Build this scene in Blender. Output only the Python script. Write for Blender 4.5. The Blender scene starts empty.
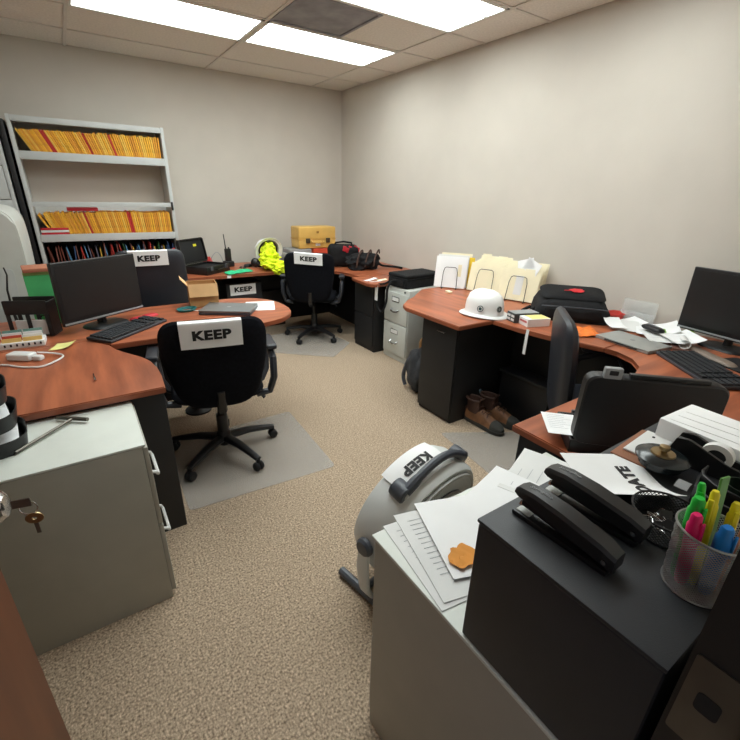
import bpy, bmesh, math, random
from mathutils import Vector, Matrix, noise
random.seed(7)
S = bpy.context.scene
C = S.collection
PI = math.pi
R = math.radians
# ------------------------------------------------------------------ camera, world, exposure
cam = bpy.data.cameras.new('camera')
cam.sensor_fit = 'HORIZONTAL'; cam.sensor_width = 36.0
cam.lens = 36.0 * 426.34 / 740.0
cam.clip_start = 0.01; cam.clip_end = 60
camo = bpy.data.objects.new('camera', cam); C.objects.link(camo)
_yaw, _pit, _rol = R(-34.206), R(22.59), R(1.528)
_f = Vector((-math.sin(_yaw)*math.cos(_pit), math.cos(_yaw)*math.cos(_pit), -math.sin(_pit)))
_r = Vector((math.cos(_yaw), math.sin(_yaw), 0)); _u = _r.cross(_f)
_r2 = math.cos(_rol)*_r + math.sin(_rol)*_u; _u2 = -math.sin(_rol)*_r + math.cos(_rol)*_u
camo.matrix_world = Matrix(((_r2.x, _u2.x, -_f.x, 0), (_r2.y, _u2.y, -_f.y, 0), (_r2.z, _u2.z, -_f.z, 1.5), (0, 0, 0, 1)))
S.camera = camo
W = bpy.data.worlds.new('world'); S.world = W; W.use_nodes = True
W.node_tree.nodes['Background'].inputs[0].default_value = (0.9, 0.92, 1, 1)
W.node_tree.nodes['Background'].inputs[1].default_value = 0.25
S.view_settings.view_transform = 'Standard'; S.view_settings.look = 'None'
S.view_settings.gamma = 1; S.view_settings.use_curve_mapping = False
S.view_settings.exposure = 0.36
LAMP = 8.0          # emission of the ceiling light lenses

# ------------------------------------------------------------------ materials
def lin(c):
    return tuple(((v/255)/12.92 if v/255 <= 0.04045 else ((v/255+0.055)/1.055)**2.4) for v in c)
MATS = {}
def mat(name, rgb, rough=0.6, metal=0.0, var=0.08, scale=8.0, bump=0.0, bscale=200.0, stretch=None, rgb2=None, coat=0.0, trans=0.0, alpha=1.0, spec=0.5, detail=4.0):
    if name in MATS: return MATS[name]
    m = bpy.data.materials.new(name); m.use_nodes = True
    n = m.node_tree.nodes; l = m.node_tree.links
    p = n['Principled BSDF']
    p.inputs['Roughness'].default_value = rough; p.inputs['Metallic'].default_value = metal
    p.inputs['Specular IOR Level'].default_value = spec
    p.inputs['Coat Weight'].default_value = coat
    p.inputs['Transmission Weight'].default_value = trans
    p.inputs['Alpha'].default_value = alpha
    tc = n.new('ShaderNodeTexCoord'); mp = n.new('ShaderNodeMapping')
    l.new(tc.outputs['Object'], mp.inputs['Vector'])
    if stretch: mp.inputs['Scale'].default_value = stretch
    nz = n.new('ShaderNodeTexNoise'); nz.inputs['Scale'].default_value = scale; nz.inputs['Detail'].default_value = detail
    l.new(mp.outputs[0], nz.inputs['Vector'])
    cr = n.new('ShaderNodeValToRGB')
    a = lin(rgb); b = lin(rgb2) if rgb2 else tuple(v*(1-2*var) for v in a)
    t = a if rgb2 else tuple(min(1, v*(1+var)) for v in a)
    cr.color_ramp.elements[0].position = 0.3; cr.color_ramp.elements[1].position = 0.7
    cr.color_ramp.elements[0].color = (*b, 1); cr.color_ramp.elements[1].color = (*t, 1)
    l.new(nz.outputs['Fac'], cr.inputs['Fac']); l.new(cr.outputs['Color'], p.inputs['Base Color'])
    if bump > 0:
        bn = n.new('ShaderNodeTexNoise'); bn.inputs['Scale'].default_value = bscale; bn.inputs['Detail'].default_value = 3
        l.new(tc.outputs['Object'], bn.inputs['Vector'])
        bp = n.new('ShaderNodeBump'); bp.inputs['Strength'].default_value = bump; bp.inputs['Distance'].default_value = 0.003
        l.new(bn.outputs['Fac'], bp.inputs['Height']); l.new(bp.outputs['Normal'], p.inputs['Normal'])
    MATS[name] = m
    return m
def wood_mat(name, a, b, ax):
    m = mat(name, a, rough=0.36, rgb2=b, scale=2.2, stretch=(1.2, 9, 9) if ax == 'x' else (9, 1.2, 9), detail=8, spec=0.45)
    return m
def carpet_mat():
    m = bpy.data.materials.new('carpet'); m.use_nodes = True
    n = m.node_tree.nodes; l = m.node_tree.links; p = n['Principled BSDF']
    p.inputs['Roughness'].default_value = 0.95; p.inputs['Specular IOR Level'].default_value = 0.1
    tc = n.new('ShaderNodeTexCoord')
    v = n.new('ShaderNodeTexVoronoi'); v.inputs['Scale'].default_value = 165
    mp = n.new('ShaderNodeMapping'); mp.inputs['Scale'].default_value = (1, 0.62, 1); mp.inputs['Rotation'].default_value = (0, 0, 0.5)
    l.new(tc.outputs['Object'], mp.inputs['Vector']); l.new(mp.outputs[0], v.inputs['Vector'])
    nz = n.new('ShaderNodeTexNoise'); nz.inputs['Scale'].default_value = 125; nz.inputs['Detail'].default_value = 3
    l.new(tc.outputs['Object'], nz.inputs['Vector'])
    cr = n.new('ShaderNodeValToRGB'); e = cr.color_ramp.elements
    e[0].position = 0.28; e[0].color = (*lin((122, 106, 90)), 1); e[1].position = 0.72; e[1].color = (*lin((232, 208, 180)), 1)
    l.new(nz.outputs['Fac'], cr.inputs['Fac'])
    mx = n.new('ShaderNodeMix'); mx.data_type = 'RGBA'; mx.blend_type = 'MULTIPLY'; mx.inputs[0].default_value = 0.5
    vr = n.new('ShaderNodeValToRGB'); vr.color_ramp.elements[0].color = (1, 1, 1, 1); vr.color_ramp.elements[1].color = (0.45, 0.42, 0.4, 1)
    vr.color_ramp.elements[1].position = 0.9
    l.new(v.outputs['Distance'], vr.inputs['Fac']); l.new(cr.outputs['Color'], mx.inputs[6]); l.new(vr.outputs['Color'], mx.inputs[7])
    l.new(mx.outputs[2], p.inputs['Base Color'])
    bp = n.new('ShaderNodeBump'); bp.inputs['Strength'].default_value = 0.6; bp.inputs['Distance'].default_value = 0.004; bp.invert = True
    l.new(v.outputs['Distance'], bp.inputs['Height']); l.new(bp.outputs['Normal'], p.inputs['Normal'])
    return m
def lens_mat():
    m = bpy.data.materials.new('light_lens'); m.use_nodes = True
    n = m.node_tree.nodes; l = m.node_tree.links
    for k in list(n): n.remove(k)
    o = n.new('ShaderNodeOutputMaterial'); e = n.new('ShaderNodeEmission')
    tc = n.new('ShaderNodeTexCoord'); sx = n.new('ShaderNodeSeparateXYZ'); l.new(tc.outputs['Object'], sx.inputs[0])
    mt = n.new('ShaderNodeMath'); mt.operation = 'MULTIPLY'; mt.inputs[1].default_value = 2*PI/0.19; l.new(sx.outputs['Y'], mt.inputs[0])
    cs = n.new('ShaderNodeMath'); cs.operation = 'COSINE'; l.new(mt.outputs[0], cs.inputs[0])
    mr = n.new('ShaderNodeMapRange'); mr.inputs[1].default_value = -1; mr.inputs[2].default_value = 1
    mr.inputs[3].default_value = LAMP*0.06; mr.inputs[4].default_value = LAMP*1.1
    mr.inputs[2].default_value = -0.7; l.new(cs.outputs[0], mr.inputs[0])
    e.inputs[0].default_value = (0.93, 1.0, 0.98, 1); l.new(mr.outputs[0], e.inputs[1]); l.new(e.outputs[0], o.inputs[0])
    return m

M_WALL = mat('wall_paint', (204, 197, 187), 0.85, var=0.02, scale=3, bump=0.15, bscale=90, spec=0.2)
M_CEIL = mat('ceiling_tile', (228, 222, 214), 0.95, var=0.05, scale=60, bump=0.3, bscale=250, spec=0.1)
M_TBAR = mat('ceiling_grid_metal', (214, 208, 200), 0.6, var=0.02)
M_CARPET = carpet_mat()
M_BASE = mat('baseboard_vinyl', (70, 66, 62), 0.6)
M_LENS = lens_mat()
M_LFRAME = mat('light_frame', (225, 225, 220), 0.4, var=0.02)
M_VENT = mat('dusty_vent', (150, 150, 155), 0.9, var=0.14, scale=6)
M_WOODX = wood_mat('cherry_laminate_x', (182, 104, 69), (134, 71, 46), 'x')
M_WOODY = wood_mat('cherry_laminate_y', (182, 104, 69), (134, 71, 46), 'y')
M_EDGE = mat('cherry_edge', (150, 82, 54), 0.4)
M_DOORWOOD = mat('door_wood', (120, 72, 46), 0.45, rgb2=(98, 56, 36), scale=2, stretch=(8, 8, 0.8), detail=8)
M_BLACKLAM = mat('black_laminate', (26, 26, 28), 0.55, var=0.1)
M_BLACKPL = mat('black_plastic', (24, 24, 26), 0.42, var=0.1, bump=0.1, bscale=600)
M_BLACKSOFT = mat('black_rubber', (20, 20, 22), 0.75)
M_BOXBLK = mat('black_painted_metal', (46, 48, 52), 0.5, var=0.1, bump=0.12, bscale=500)
M_FABRIC = mat('black_chair_fabric', (15, 16, 22), 0.95, var=0.2, scale=60, bump=0.4, bscale=500, spec=0.15)
M_LEATHER = mat('black_leather', (36, 39, 47), 0.42, var=0.1, bump=0.25, bscale=300)
M_ARMPL = mat('grey_black_plastic', (46, 48, 54), 0.35, var=0.08)
M_GREYMET = mat('light_grey_metal', (200, 202, 196), 0.5, var=0.03, bump=0.05, bscale=300)
M_PUTTY = mat('putty_metal_shaded', (168, 165, 152), 0.5, var=0.03, bump=0.08, bscale=300)  # cabinet metal with the shade of its sides put into the colour
M_PUTTYTOP = mat('putty_metal_lit', (216, 220, 212), 0.45, var=0.03)  # same cabinet metal, painted paler for the light on the tops
M_SHELF = mat('shelf_grey_paint', (196, 199, 197), 0.5, var=0.03)
M_CHROME = mat('chrome', (190, 190, 190), 0.2, metal=1.0)
M_BRASS = mat('aged_brass', (168, 146, 108), 0.35, metal=1.0, var=0.15)
M_STEEL = mat('dull_steel', (120, 116, 108), 0.4, metal=0.9, var=0.15)
M_PAPER = mat('white_paper', (240, 240, 240), 0.8, var=0.02, spec=0.2)
M_PAPER2 = mat('off_white_paper', (226, 226, 224), 0.8, var=0.03, spec=0.2)
M_INK = mat('black_ink', (22, 22, 24), 0.7)
M_GINK = mat('grey_ink', (176, 178, 182), 0.7)
M_CARD = mat('cardboard', (196, 150, 98), 0.85, var=0.08)
M_CARD2 = mat('cardboard_inner', (222, 180, 128), 0.85, var=0.06)
M_MANILA = mat('manila', (240, 230, 198), 0.8, var=0.04)
M_SCREEN = mat('dark_screen', (30, 30, 31), 0.35, var=0.04)
M_KEY = mat('key_black', (30, 31, 34), 0.5)
M_MATPL = mat('vinyl_mat', (196, 192, 186), 0.3, var=0.03, alpha=0.32, spec=0.5)
M_WHITEPL = mat('white_plastic', (222, 222, 220), 0.4, var=0.02)
M_GREYPL = mat('grey_plastic', (150, 152, 154), 0.4)
M_DGREY = mat('dark_grey_plastic', (70, 74, 82), 0.4)
M_RED = mat('red_plastic', (196, 34, 48), 0.5)
M_ORANGE = mat('orange_cloth', (232, 120, 44), 0.8, var=0.15, scale=40)
M_HIVIS = mat('hivis_yellow', (222, 240, 30), 0.8, var=0.1, scale=20, bump=0.3, bscale=120)
M_YCASE = mat('yellow_case', (218, 174, 92), 0.45, var=0.05)
M_SILVER = mat('silver_laptop', (176, 178, 176), 0.35, metal=0.5, var=0.03)
M_GLAPTOP = mat('grey_laptop', (120, 122, 122), 0.4, metal=0.3, var=0.06)
M_NYLON = mat('black_nylon', (26, 26, 28), 0.8, var=0.2, scale=30, bump=0.5, bscale=400, spec=0.25)
M_CLEAR = mat('clear_acrylic', (235, 240, 240), 0.05, trans=0.0, alpha=0.22)
M_GREEN = mat('green_folder', (84, 196, 118), 0.7)
M_TEAL = mat('teal_cable', (40, 128, 128), 0.5)
M_GREENCLOTH = mat('green_cloth', (48, 190, 130), 0.8, var=0.1, scale=30)
M_TAN = mat('tan_boot_leather', (150, 104, 68), 0.65, rgb2=(104, 70, 48), scale=14, bump=0.3, bscale=150)
M_BROWNL = mat('brown_boot_leather', (72, 46, 36), 0.7, var=0.2, bump=0.3, bscale=150)
M_SOLE = mat('boot_sole', (62, 62, 58), 0.8)
M_MESHM = mat('silver_wire', (170, 170, 172), 0.35, metal=0.9)
M_BLKWIRE = mat('black_wire', (28, 28, 30), 0.45, metal=0.4)

# ------------------------------------------------------------------ mesh helpers
def nb(): return bmesh.new()
def _add(bm, vs, fs):
    v = [bm.verts.new(p) for p in vs]; out = []
    for f in fs:
        try: out.append(bm.faces.new([v[i] for i in f]))
        except ValueError: pass
    return v, out
def bx(bm, c, s, rot=None, bev=0.0, seg=2):
    t = bmesh.new(); bmesh.ops.create_cube(t, size=1)
    for v in t.verts: v.co = Vector((v.co.x*s[0], v.co.y*s[1], v.co.z*s[2]))
    if bev: bmesh.ops.bevel(t, geom=list(t.edges), offset=bev, segments=seg, profile=0.6, affect='EDGES')
    m = Matrix.Translation(Vector(c))
    if rot: m = m @ (Matrix.Rotation(rot[2], 4, 'Z') @ Matrix.Rotation(rot[1], 4, 'Y') @ Matrix.Rotation(rot[0], 4, 'X'))
    merge(bm, t, m); return bm
def merge(bm, t, m=None):
    if m is not None: bmesh.ops.transform(t, matrix=m, verts=t.verts)
    t.verts.index_update(); vv = [bm.verts.new(v.co) for v in t.verts]
    for f in t.faces:
        try: bm.faces.new([vv[v.index] for v in f.verts])
        except ValueError: pass
    t.free()
def bb(bm, lo, hi, bev=0.0, seg=2):
    return bx(bm, [(a+b)/2 for a, b in zip(lo, hi)], [b-a for a, b in zip(lo, hi)], None, bev, seg)
def prism(bm, poly, z0, z1, bev=0.0, seg=2):
    t = bmesh.new(); n = len(poly)
    a = sum(poly[i][0]*poly[(i+1) % n][1]-poly[(i+1) % n][0]*poly[i][1] for i in range(n))
    if a < 0: poly = poly[::-1]
    lo = [t.verts.new((x, y, z0)) for x, y in poly]; hi = [t.verts.new((x, y, z1)) for x, y in poly]
    t.faces.new(lo[::-1]); t.faces.new(hi)
    for i in range(n): t.faces.new((lo[i], lo[(i+1) % n], hi[(i+1) % n], hi[i]))
    if bev:
        ed = [e for e in t.edges if (e.verts[0].co.z == e.verts[1].co.z)]
        bmesh.ops.bevel(t, geom=ed, offset=bev, segments=seg, affect='EDGES')
    merge(bm, t); return bm
def tube(bm, pts, r, n=8, closed=False, flat=1.0):
    pts = [Vector(p) for p in pts]; k = len(pts); rings = []
    up = Vector((0, 0, 1)); prev = None
    for i, p in enumerate(pts):
        a = pts[(i-1) % k] if (closed or i > 0) else p; b = pts[(i+1) % k] if (closed or i < k-1) else p
        t = (b-a).normalized() if (b-a).length > 1e-9 else Vector((0, 0, 1))
        if prev is None:
            x = t.cross(up) if abs(t.dot(up)) < 0.95 else t.cross(Vector((1, 0, 0)))
        else: x = prev-t*prev.dot(t)
        x.normalize(); y = t.cross(x); prev = x
        rr = r[i] if isinstance(r, (list, tuple)) else r
        rings.append([bm.verts.new(p+rr*(math.cos(2*PI*j/n)*x+flat*math.sin(2*PI*j/n)*y)) for j in range(n)])
    for i in range(k if closed else k-1):
        A, B = rings[i], rings[(i+1) % k]
        for j in range(n): bm.faces.new((A[j], A[(j+1) % n], B[(j+1) % n], B[j]))
    if not closed: bm.faces.new(rings[0][::-1]); bm.faces.new(rings[-1])
    return bm
def lathe(bm, prof, n=24, m=None, closed=False):
    t = bmesh.new(); rings = []
    for r, z in prof:
        rings.append([t.verts.new((0, 0, z))] if r < 1e-6 else [t.verts.new((r*math.cos(2*PI*j/n), r*math.sin(2*PI*j/n), z)) for j in range(n)])
    prs = list(zip(rings, rings[1:])) + ([(rings[-1], rings[0])] if closed else [])
    for A, B in prs:
        for j in range(n):
            q = []
            for s in ((A, j), (A, j+1), (B, j+1), (B, j)):
                v = s[0][s[1] % n] if len(s[0]) > 1 else s[0][0]
                if v not in q: q.append(v)
            if len(q) > 2:
                try: t.faces.new(q)
                except ValueError: pass
    merge(bm, t, m); return bm
def rpoly(pts, r, n=5):
    """rounded polygon"""
    out = []; k = len(pts)
    for i, p in enumerate(pts):
        p = Vector(p); a = Vector(pts[i-1]); b = Vector(pts[(i+1) % k]); rr = r[i] if isinstance(r, (list, tuple)) else r
        if rr <= 0: out.append(tuple(p)); continue
        d1 = (a-p); d2 = (b-p); q = min(rr, d1.length*.49, d2.length*.49)
        s = p+d1.normalized()*q; e = p+d2.normalized()*q
        for j in range(n+1):
            t = j/n; out.append(tuple((1-t)**2*s+2*t*(1-t)*p+t*t*e))
    return out
def pillow(bm, outline, thf, thb, fn=None, rings=(0, .35, .65, .85, .95, 1.0), pw=4):
    """closed cushion over a 2-D outline: (u,v,w) -> fn -> 3-D; thf / thb are the front and back thickness"""
    fn = fn or (lambda u, v, w: (u, v, w)); n = len(outline)
    cu = sum(p[0] for p in outline)/n; cv = sum(p[1] for p in outline)/n
    def ring(r, th):
        w = th*(max(0, 1-r**pw))**0.5
        if r == 0: return [bm.verts.new(fn(cu, cv, w))]
        return [bm.verts.new(fn(cu+(u-cu)*r, cv+(v-cv)*r, w)) for u, v in outline]
    mid = ring(1.0, 0)
    for th, flip in ((thf, False), (-thb, True)):
        R_ = [ring(r, th) for r in rings[:-1]] + [mid]
        for A, B in zip(R_, R_[1:]):
            for j in range(n):
                if len(A) == 1: q = [A[0], B[j], B[(j+1) % n]]
                else: q = [A[j], B[j], B[(j+1) % n], A[(j+1) % n]]
                bm.faces.new(q[::-1] if flip else q)
    return bm
def sheet(bm, w, h, nx, ny, fn, th=0.0006):
    """thin two-sided sheet; fn(u,v) u in -w/2..w/2, v in -h/2..h/2 -> Vector"""
    def P(i, j): return Vector(fn(-w/2+w*i/nx, -h/2+h*j/ny))
    top = []; bot = []
    for i in range(nx+1):
        a = []; b = []
        for j in range(ny+1):
            p = P(i, j); du = P(min(i+1, nx), j)-P(max(i-1, 0), j); dv = P(i, min(j+1, ny))-P(i, max(j-1, 0))
            nn = du.cross(dv).normalized()*th
            a.append(bm.verts.new(p+nn)); b.append(bm.verts.new(p))
        top.append(a); bot.append(b)
    for i in range(nx):
        for j in range(ny):
            bm.faces.new((top[i][j], top[i+1][j], top[i+1][j+1], top[i][j+1]))
            bm.faces.new((bot[i][j+1], bot[i+1][j+1], bot[i+1][j], bot[i][j]))
    for i in range(nx):
        bm.faces.new((bot[i][0], bot[i+1][0], top[i+1][0], top[i][0])); bm.faces.new((top[i][ny], top[i+1][ny], bot[i+1][ny], bot[i][ny]))
    for j in range(ny):
        bm.faces.new((top[0][j], top[0][j+1], bot[0][j+1], bot[0][j])); bm.faces.new((bot[nx][j], bot[nx][j+1], top[nx][j+1], top[nx][j]))
    return bm
def lump(bm, c, s, seed=0, amp=0.2, freq=3.0, sub=3, flatz=None, rz=0):
    t = bmesh.new(); bmesh.ops.create_icosphere(t, subdivisions=sub, radius=1)
    for v in t.verts:
        d = 1+amp*noise.noise(v.co*freq+Vector((seed*3.1, seed*1.7, seed)))
        v.co = Vector((v.co.x*s[0]*d, v.co.y*s[1]*d, v.co.z*s[2]*d))
        if flatz is not None and v.co.z < flatz: v.co.z = flatz
    merge(bm, t, Matrix.Translation(Vector(c)) @ Matrix.Rotation(rz, 4, 'Z')); return bm
def fin(name, bm, m, parent=None, loc=(0, 0, 0), rot=(0, 0, 0), smooth=35):
    bmesh.ops.recalc_face_normals(bm, faces=bm.faces)
    me = bpy.data.meshes.new(name); bm.to_mesh(me); bm.free()
    if smooth:
        me.shade_smooth(); me.set_sharp_from_angle(angle=R(smooth))
    me.materials.append(m)
    o = bpy.data.objects.new(name, me); C.objects.link(o); o.location = loc; o.rotation_euler = rot
    if parent: o.parent = parent
    return o
def tag(o, label, cat, group=None):
    o['label'] = label; o['category'] = cat
    if group: o['group'] = group
    return o
def thing(name, label, cat, loc=(0, 0, 0), rz=0.0, group=None, rot=None):
    o = bpy.data.objects.new(name, None); C.objects.link(o); o.empty_display_size = 0.05
    o.location = loc; o.rotation_euler = rot if rot else (0, 0, rz)
    return tag(o, label, cat, group)
def solo(name, bm, m, label, cat, loc=(0, 0, 0), rz=0.0, group=None, rot=None):
    o = fin(name, bm, m, None, loc, rot if rot else (0, 0, rz)); return tag(o, label, cat, group)
def struct(name, bm, m, parent=None, smooth=35):
    o = fin(name, bm, m, parent, smooth=smooth)
    if not parent: o['kind'] = 'structure'
    return o
def text_bm(body, size, bold=0.02, sx=1.0, ex=0.0004):
    cu = bpy.data.curves.new('t', 'FONT'); cu.body = body; cu.size = size; cu.align_x = 'CENTER'; cu.align_y = 'CENTER'
    cu.extrude = ex; cu.offset = bold*size; cu.resolution_u = 3; cu.space_character = 1.08
    ob = bpy.data.objects.new('t', cu); C.objects.link(ob)
    dg = bpy.context.evaluated_depsgraph_get(); me = bpy.data.meshes.new_from_object(ob.evaluated_get(dg))
    bm = bmesh.new(); bm.from_mesh(me); bpy.data.objects.remove(ob); bpy.data.curves.remove(cu); bpy.data.meshes.remove(me)
    for v in bm.verts: v.co.x *= sx
    return bm
def bend(bm, fn):
    for v in bm.verts: v.co = Vector(fn(v.co.x, v.co.y, v.co.z))
    return bm

# ================================================================== THE ROOM
XL, XR, YF, YB, ZC = -1.25, 3.12, 0.053, 5.38, 2.645
struct('floor', bb(nb(), (XL-.1, -1.6, -0.05), (XR+.1, YB+.1, 0)), M_CARPET, smooth=0)
struct('wall_back', bb(nb(), (XL-.1, YB, 0), (XR+.1, YB+.1, ZC+.1)), M_WALL, smooth=0)
struct('wall_right', bb(nb(), (XR, YF-.14, 0), (XR+.1, YB, ZC+.1)), M_WALL, smooth=0)
struct('wall_left', bb(nb(), (XL-.1, YF-.14, 0), (XL, YB, ZC+.1)), M_WALL, smooth=0)
DX0, DX1, DH = -0.46, 0.46, 2.06          # door opening
b = nb(); bb(b, (XL, YF-.13, 0), (DX0-.05, YF, ZC+.1)); bb(b, (DX1+.05, YF-.13, 0), (XR, YF, ZC+.1)); bb(b, (DX0-.05, YF-.13, DH+.05), (DX1+.05, YF, ZC+.1))
struct('wall_front', b, M_WALL, smooth=0)
for nm, lo, hi in (('baseboard_back', (XL, YB-.008, 0), (XR, YB, .1)), ('baseboard_right', (XR-.008, YF, 0), (XR, YB-.008, .1)), ('baseboard_left', (XL, YF, 0), (XL+.008, YB-.008, .1))):
    struct(nm, bb(nb(), lo, hi, .002), M_BASE)
# door frame (dark metal) with its strike plate
b = nb()
bb(b, (DX0-.05, YF-.135, 0), (DX0, YF+.004, DH+.05)); bb(b, (DX1, YF-.135, 0), (DX1+.05, YF+.004, DH+.05)); bb(b, (DX0, YF-.135, DH), (DX1, YF+.004, DH+.05))
bb(b, (DX1-.012, YF-.135, 0), (DX1, YF-.055, DH))
fr = struct('trim_1', b, mat('dark_door_frame', (30, 28, 27), 0.5), smooth=0)
b = nb(); pl = rpoly([(-.028, -.06), (.016, -.06), (.016, -.035), (.032, -.028), (.032, .028), (.016, .035), (.016, .06), (-.028, .06)], .004, 2)
prism(b, pl, 0, .002)
sp = fin('strike_plate', b, M_STEEL, fr, (DX1, YF-.029, 1.005), (PI/2, 0, -PI/2))
fin('latch_hole', prism(nb(), rpoly([(-.012, -.012), (.010, -.012), (.010, .014), (-.012, .014)], .006, 3), .002, .0026), M_INK, sp, (-.003, .004, 0))
# ceiling: tiles between grid bars, lights and vent take their own bays
ceil = struct('ceiling', bb(nb(), (XL-.1, YF-.14, ZC+.06), (XR+.1, YB+.1, ZC+.16)), M_CEIL, smooth=0)
GX = [XL, -0.955, 0.265, 1.485, 2.705, XR]; GY = [YF, .59, 1.20, 1.81, 2.42, 3.03, 3.64, 4.25, 4.86, YB]
LIGHTS = [(2, 6), (3, 6), (3, 4), (2, 4), (3, 2), (2, 2)]
def tile(x0, x1, y0, y1, memo={}):
    k = (round(x1-x0, 3), round(y1-y0, 3))
    if k not in memo:
        o = fin('ceiling_tile', bx(nb(), (0, 0, .008), (k[0]-.012, k[1]-.012, .016), None, .002, 1), M_CEIL, ceil); memo[k] = o.data
    else:
        o = bpy.data.objects.new('ceiling_tile', memo[k]); C.objects.link(o); o.parent = ceil
    o.location = ((x0+x1)/2, (y0+y1)/2, ZC+.004+random.uniform(0, .002))
for i in range(len(GX)-1):
    for j in range(len(GY)-1):
        if (i, j) in LIGHTS: continue
        if (i, j) == (3, 5): tile(2.10, GX[4], GY[j], GY[j+1]); continue
        tile(GX[i], GX[i+1], GY[j], GY[j+1])
for x in GX[1:-1]: fin('grid_bar', bb(nb(), (x-.012, YF, ZC-.002), (x+.012, YB, ZC+.004)), M_TBAR, ceil, smooth=0)
for y in GY[1:-1]: fin('grid_bar', bb(nb(), (XL, y-.012, ZC-.0015), (XR, y+.012, ZC+.0045)), M_TBAR, ceil, smooth=0)
fin('grid_bar', bb(nb(), (2.10-.012, 3.03, ZC-.001), (2.10+.012, 3.64, ZC+.004)), M_TBAR, ceil, smooth=0)
LL = ['fluorescent ceiling light panel over the shelving with yellow folders', 'fluorescent ceiling light panel closest to the far corner, beside the grey vent',
      'fluorescent ceiling light panel over the right desk, past the grey vent', 'fluorescent ceiling light panel above the left peninsula desk', 'fluorescent ceiling light panel above the right desk return', 'fluorescent ceiling light panel above the left file cabinet']
for (i, j), lb in zip(LIGHTS, LL):
    cx, cy = (GX[i]+GX[i+1])/2, (GY[j]+GY[j+1])/2; w, h = GX[i+1]-GX[i], GY[j+1]-GY[j]
    t = thing('ceiling_light', lb, 'ceiling light', (cx, cy, ZC), group='fluorescent ceiling lights')
    b = nb()
    for s in (-1, 1):
        bx(b, (0, s*(h/2-.025), 0), (w-.024, .026, .012)); bx(b, (s*(w/2-.022), 0, 0), (.02, h-.024, .012))
    fin('frame', b, M_LFRAME, t, smooth=0)
    fin('lens', bx(nb(), (0, 0, .002), (w-.05, h-.072, .006), None, .002, 1), M_LENS, t)
    fin('housing', bx(nb(), (0, 0, .035), (w-.03, h-.03, .05)), M_LFRAME, t, smooth=0)
t = thing('ceiling_vent', 'square dusty grey return air vent in ceiling between two lights', 'vent', (1.797, 3.335, ZC))
b = nb()
for s in (-1, 1): bx(b, (0, s*.288, 0), (.598, .02, .012)); bx(b, (s*.288, 0, 0), (.02, .56, .012))
fin('frame', b, M_VENT, t, smooth=0)
fin('filter', bx(nb(), (0, 0, .006), (.56, .56, .006)), M_VENT, t, smooth=0)
# open wooden door at the left with lock and keys
HX, HY = -0.455, YF+.012; ang = math.atan2(0.89-HY, -0.262-HX)
door = bpy.data.objects.new('door_1', None); C.objects.link(door); door.location = (HX, HY, 0); door.rotation_euler = (0, 0, ang); door['kind'] = 'structure'
fin('door_leaf', bb(nb(), (0, 0, .012), (.895, .042, 2.05), .003), M_DOORWOOD, door)
fin('lock_plate', lathe(nb(), [(0, .0), (.034, 0), (.034, .006), (.026, .012), (0, .012)], 20, Matrix.Translation((.83, 0, .97)) @ Matrix.Rotation(PI/2, 4, 'X')), M_STEEL, door)
kn = fin('door_knob', lathe(nb(), [(.012, .0), (.012, .03), (.02, .035), (.028, .045), (.028, .058), (.02, .066), (0, .068)], 20, Matrix.Translation((.83, -.01, .97)) @ Matrix.Rotation(PI/2, 4, 'X')), M_CHROME, door)

# ================================================================== FURNITURE
def desk_top(parent, poly, z, m, th=.028, name='top'):
    o = fin(name, prism(nb(), poly, z-th, z, .004, 2), m, parent, smooth=30)
    e = o.data; e.materials.append(M_EDGE)
    for f in e.polygons:
        if abs(f.normal.z) < 0.5: f.material_index = 1
    return o
def arc(cx, cy, rx, ry, a0, a1, n=14, p=1.0):
    o = []
    for i in range(n+1):
        a = R(a0+(a1-a0)*i/n); c, s = math.cos(a), math.sin(a)
        o.append((cx+rx*math.copysign(abs(c)**p, c), cy+ry*math.copysign(abs(s)**p, s)))
    return o
ZL, ZR, ZK = .745, .74, .715        # desk heights: left, right, back
# ---- left desk (near wing + rounded peninsula)
t = thing('corner_desk', 'cherry and black corner desk with rounded peninsula, beside the putty file cabinet', 'desk', (0, 0, 0))
near = [(-1.2, 1.775), (.195, 1.775), (.203, 1.9), (.202, 2.01), (.19, 2.12), (.165, 2.19), (.13, 2.245), (.09, 2.31), (.067, 2.37), (.05, 2.45), (-.03, 2.58), (-1.2, 2.58)]
desk_top(t, near, ZL, M_WOODY)
pen = [(-1.2, 2.584), (-.028, 2.584), (.054, 2.452)] + arc(.70, 2.82, .46, .37, -90, 90, 20, .75) + [(-1.2, 3.19)]
desk_top(t, pen, ZL, M_WOODX)
fin('end_panel', bb(nb(), (-.9, 1.812, 0), (.19, 1.838, ZL-.029), .002), M_BLACKLAM, t)
fin('modesty_panel', bb(nb(), (-.16, 1.845, .1), (-.135, 3.1, ZL-.029), .002), M_BLACKLAM, t)
fin('modesty_panel', bb(nb(), (-.13, 2.98, .12), (.45, 3.0, ZL-.029), .002), M_BLACKLAM, t)
fin('column_leg', lathe(nb(), [(0, .0), (.09, 0), (.09, .012), (.05, .03), (.04, .05), (.04, ZL-.04), (.1, ZL-.034), (.1, ZL-.029), (0, ZL-.029)], 24), M_BLACKLAM, t, (.52, 2.98, 0))
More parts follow.
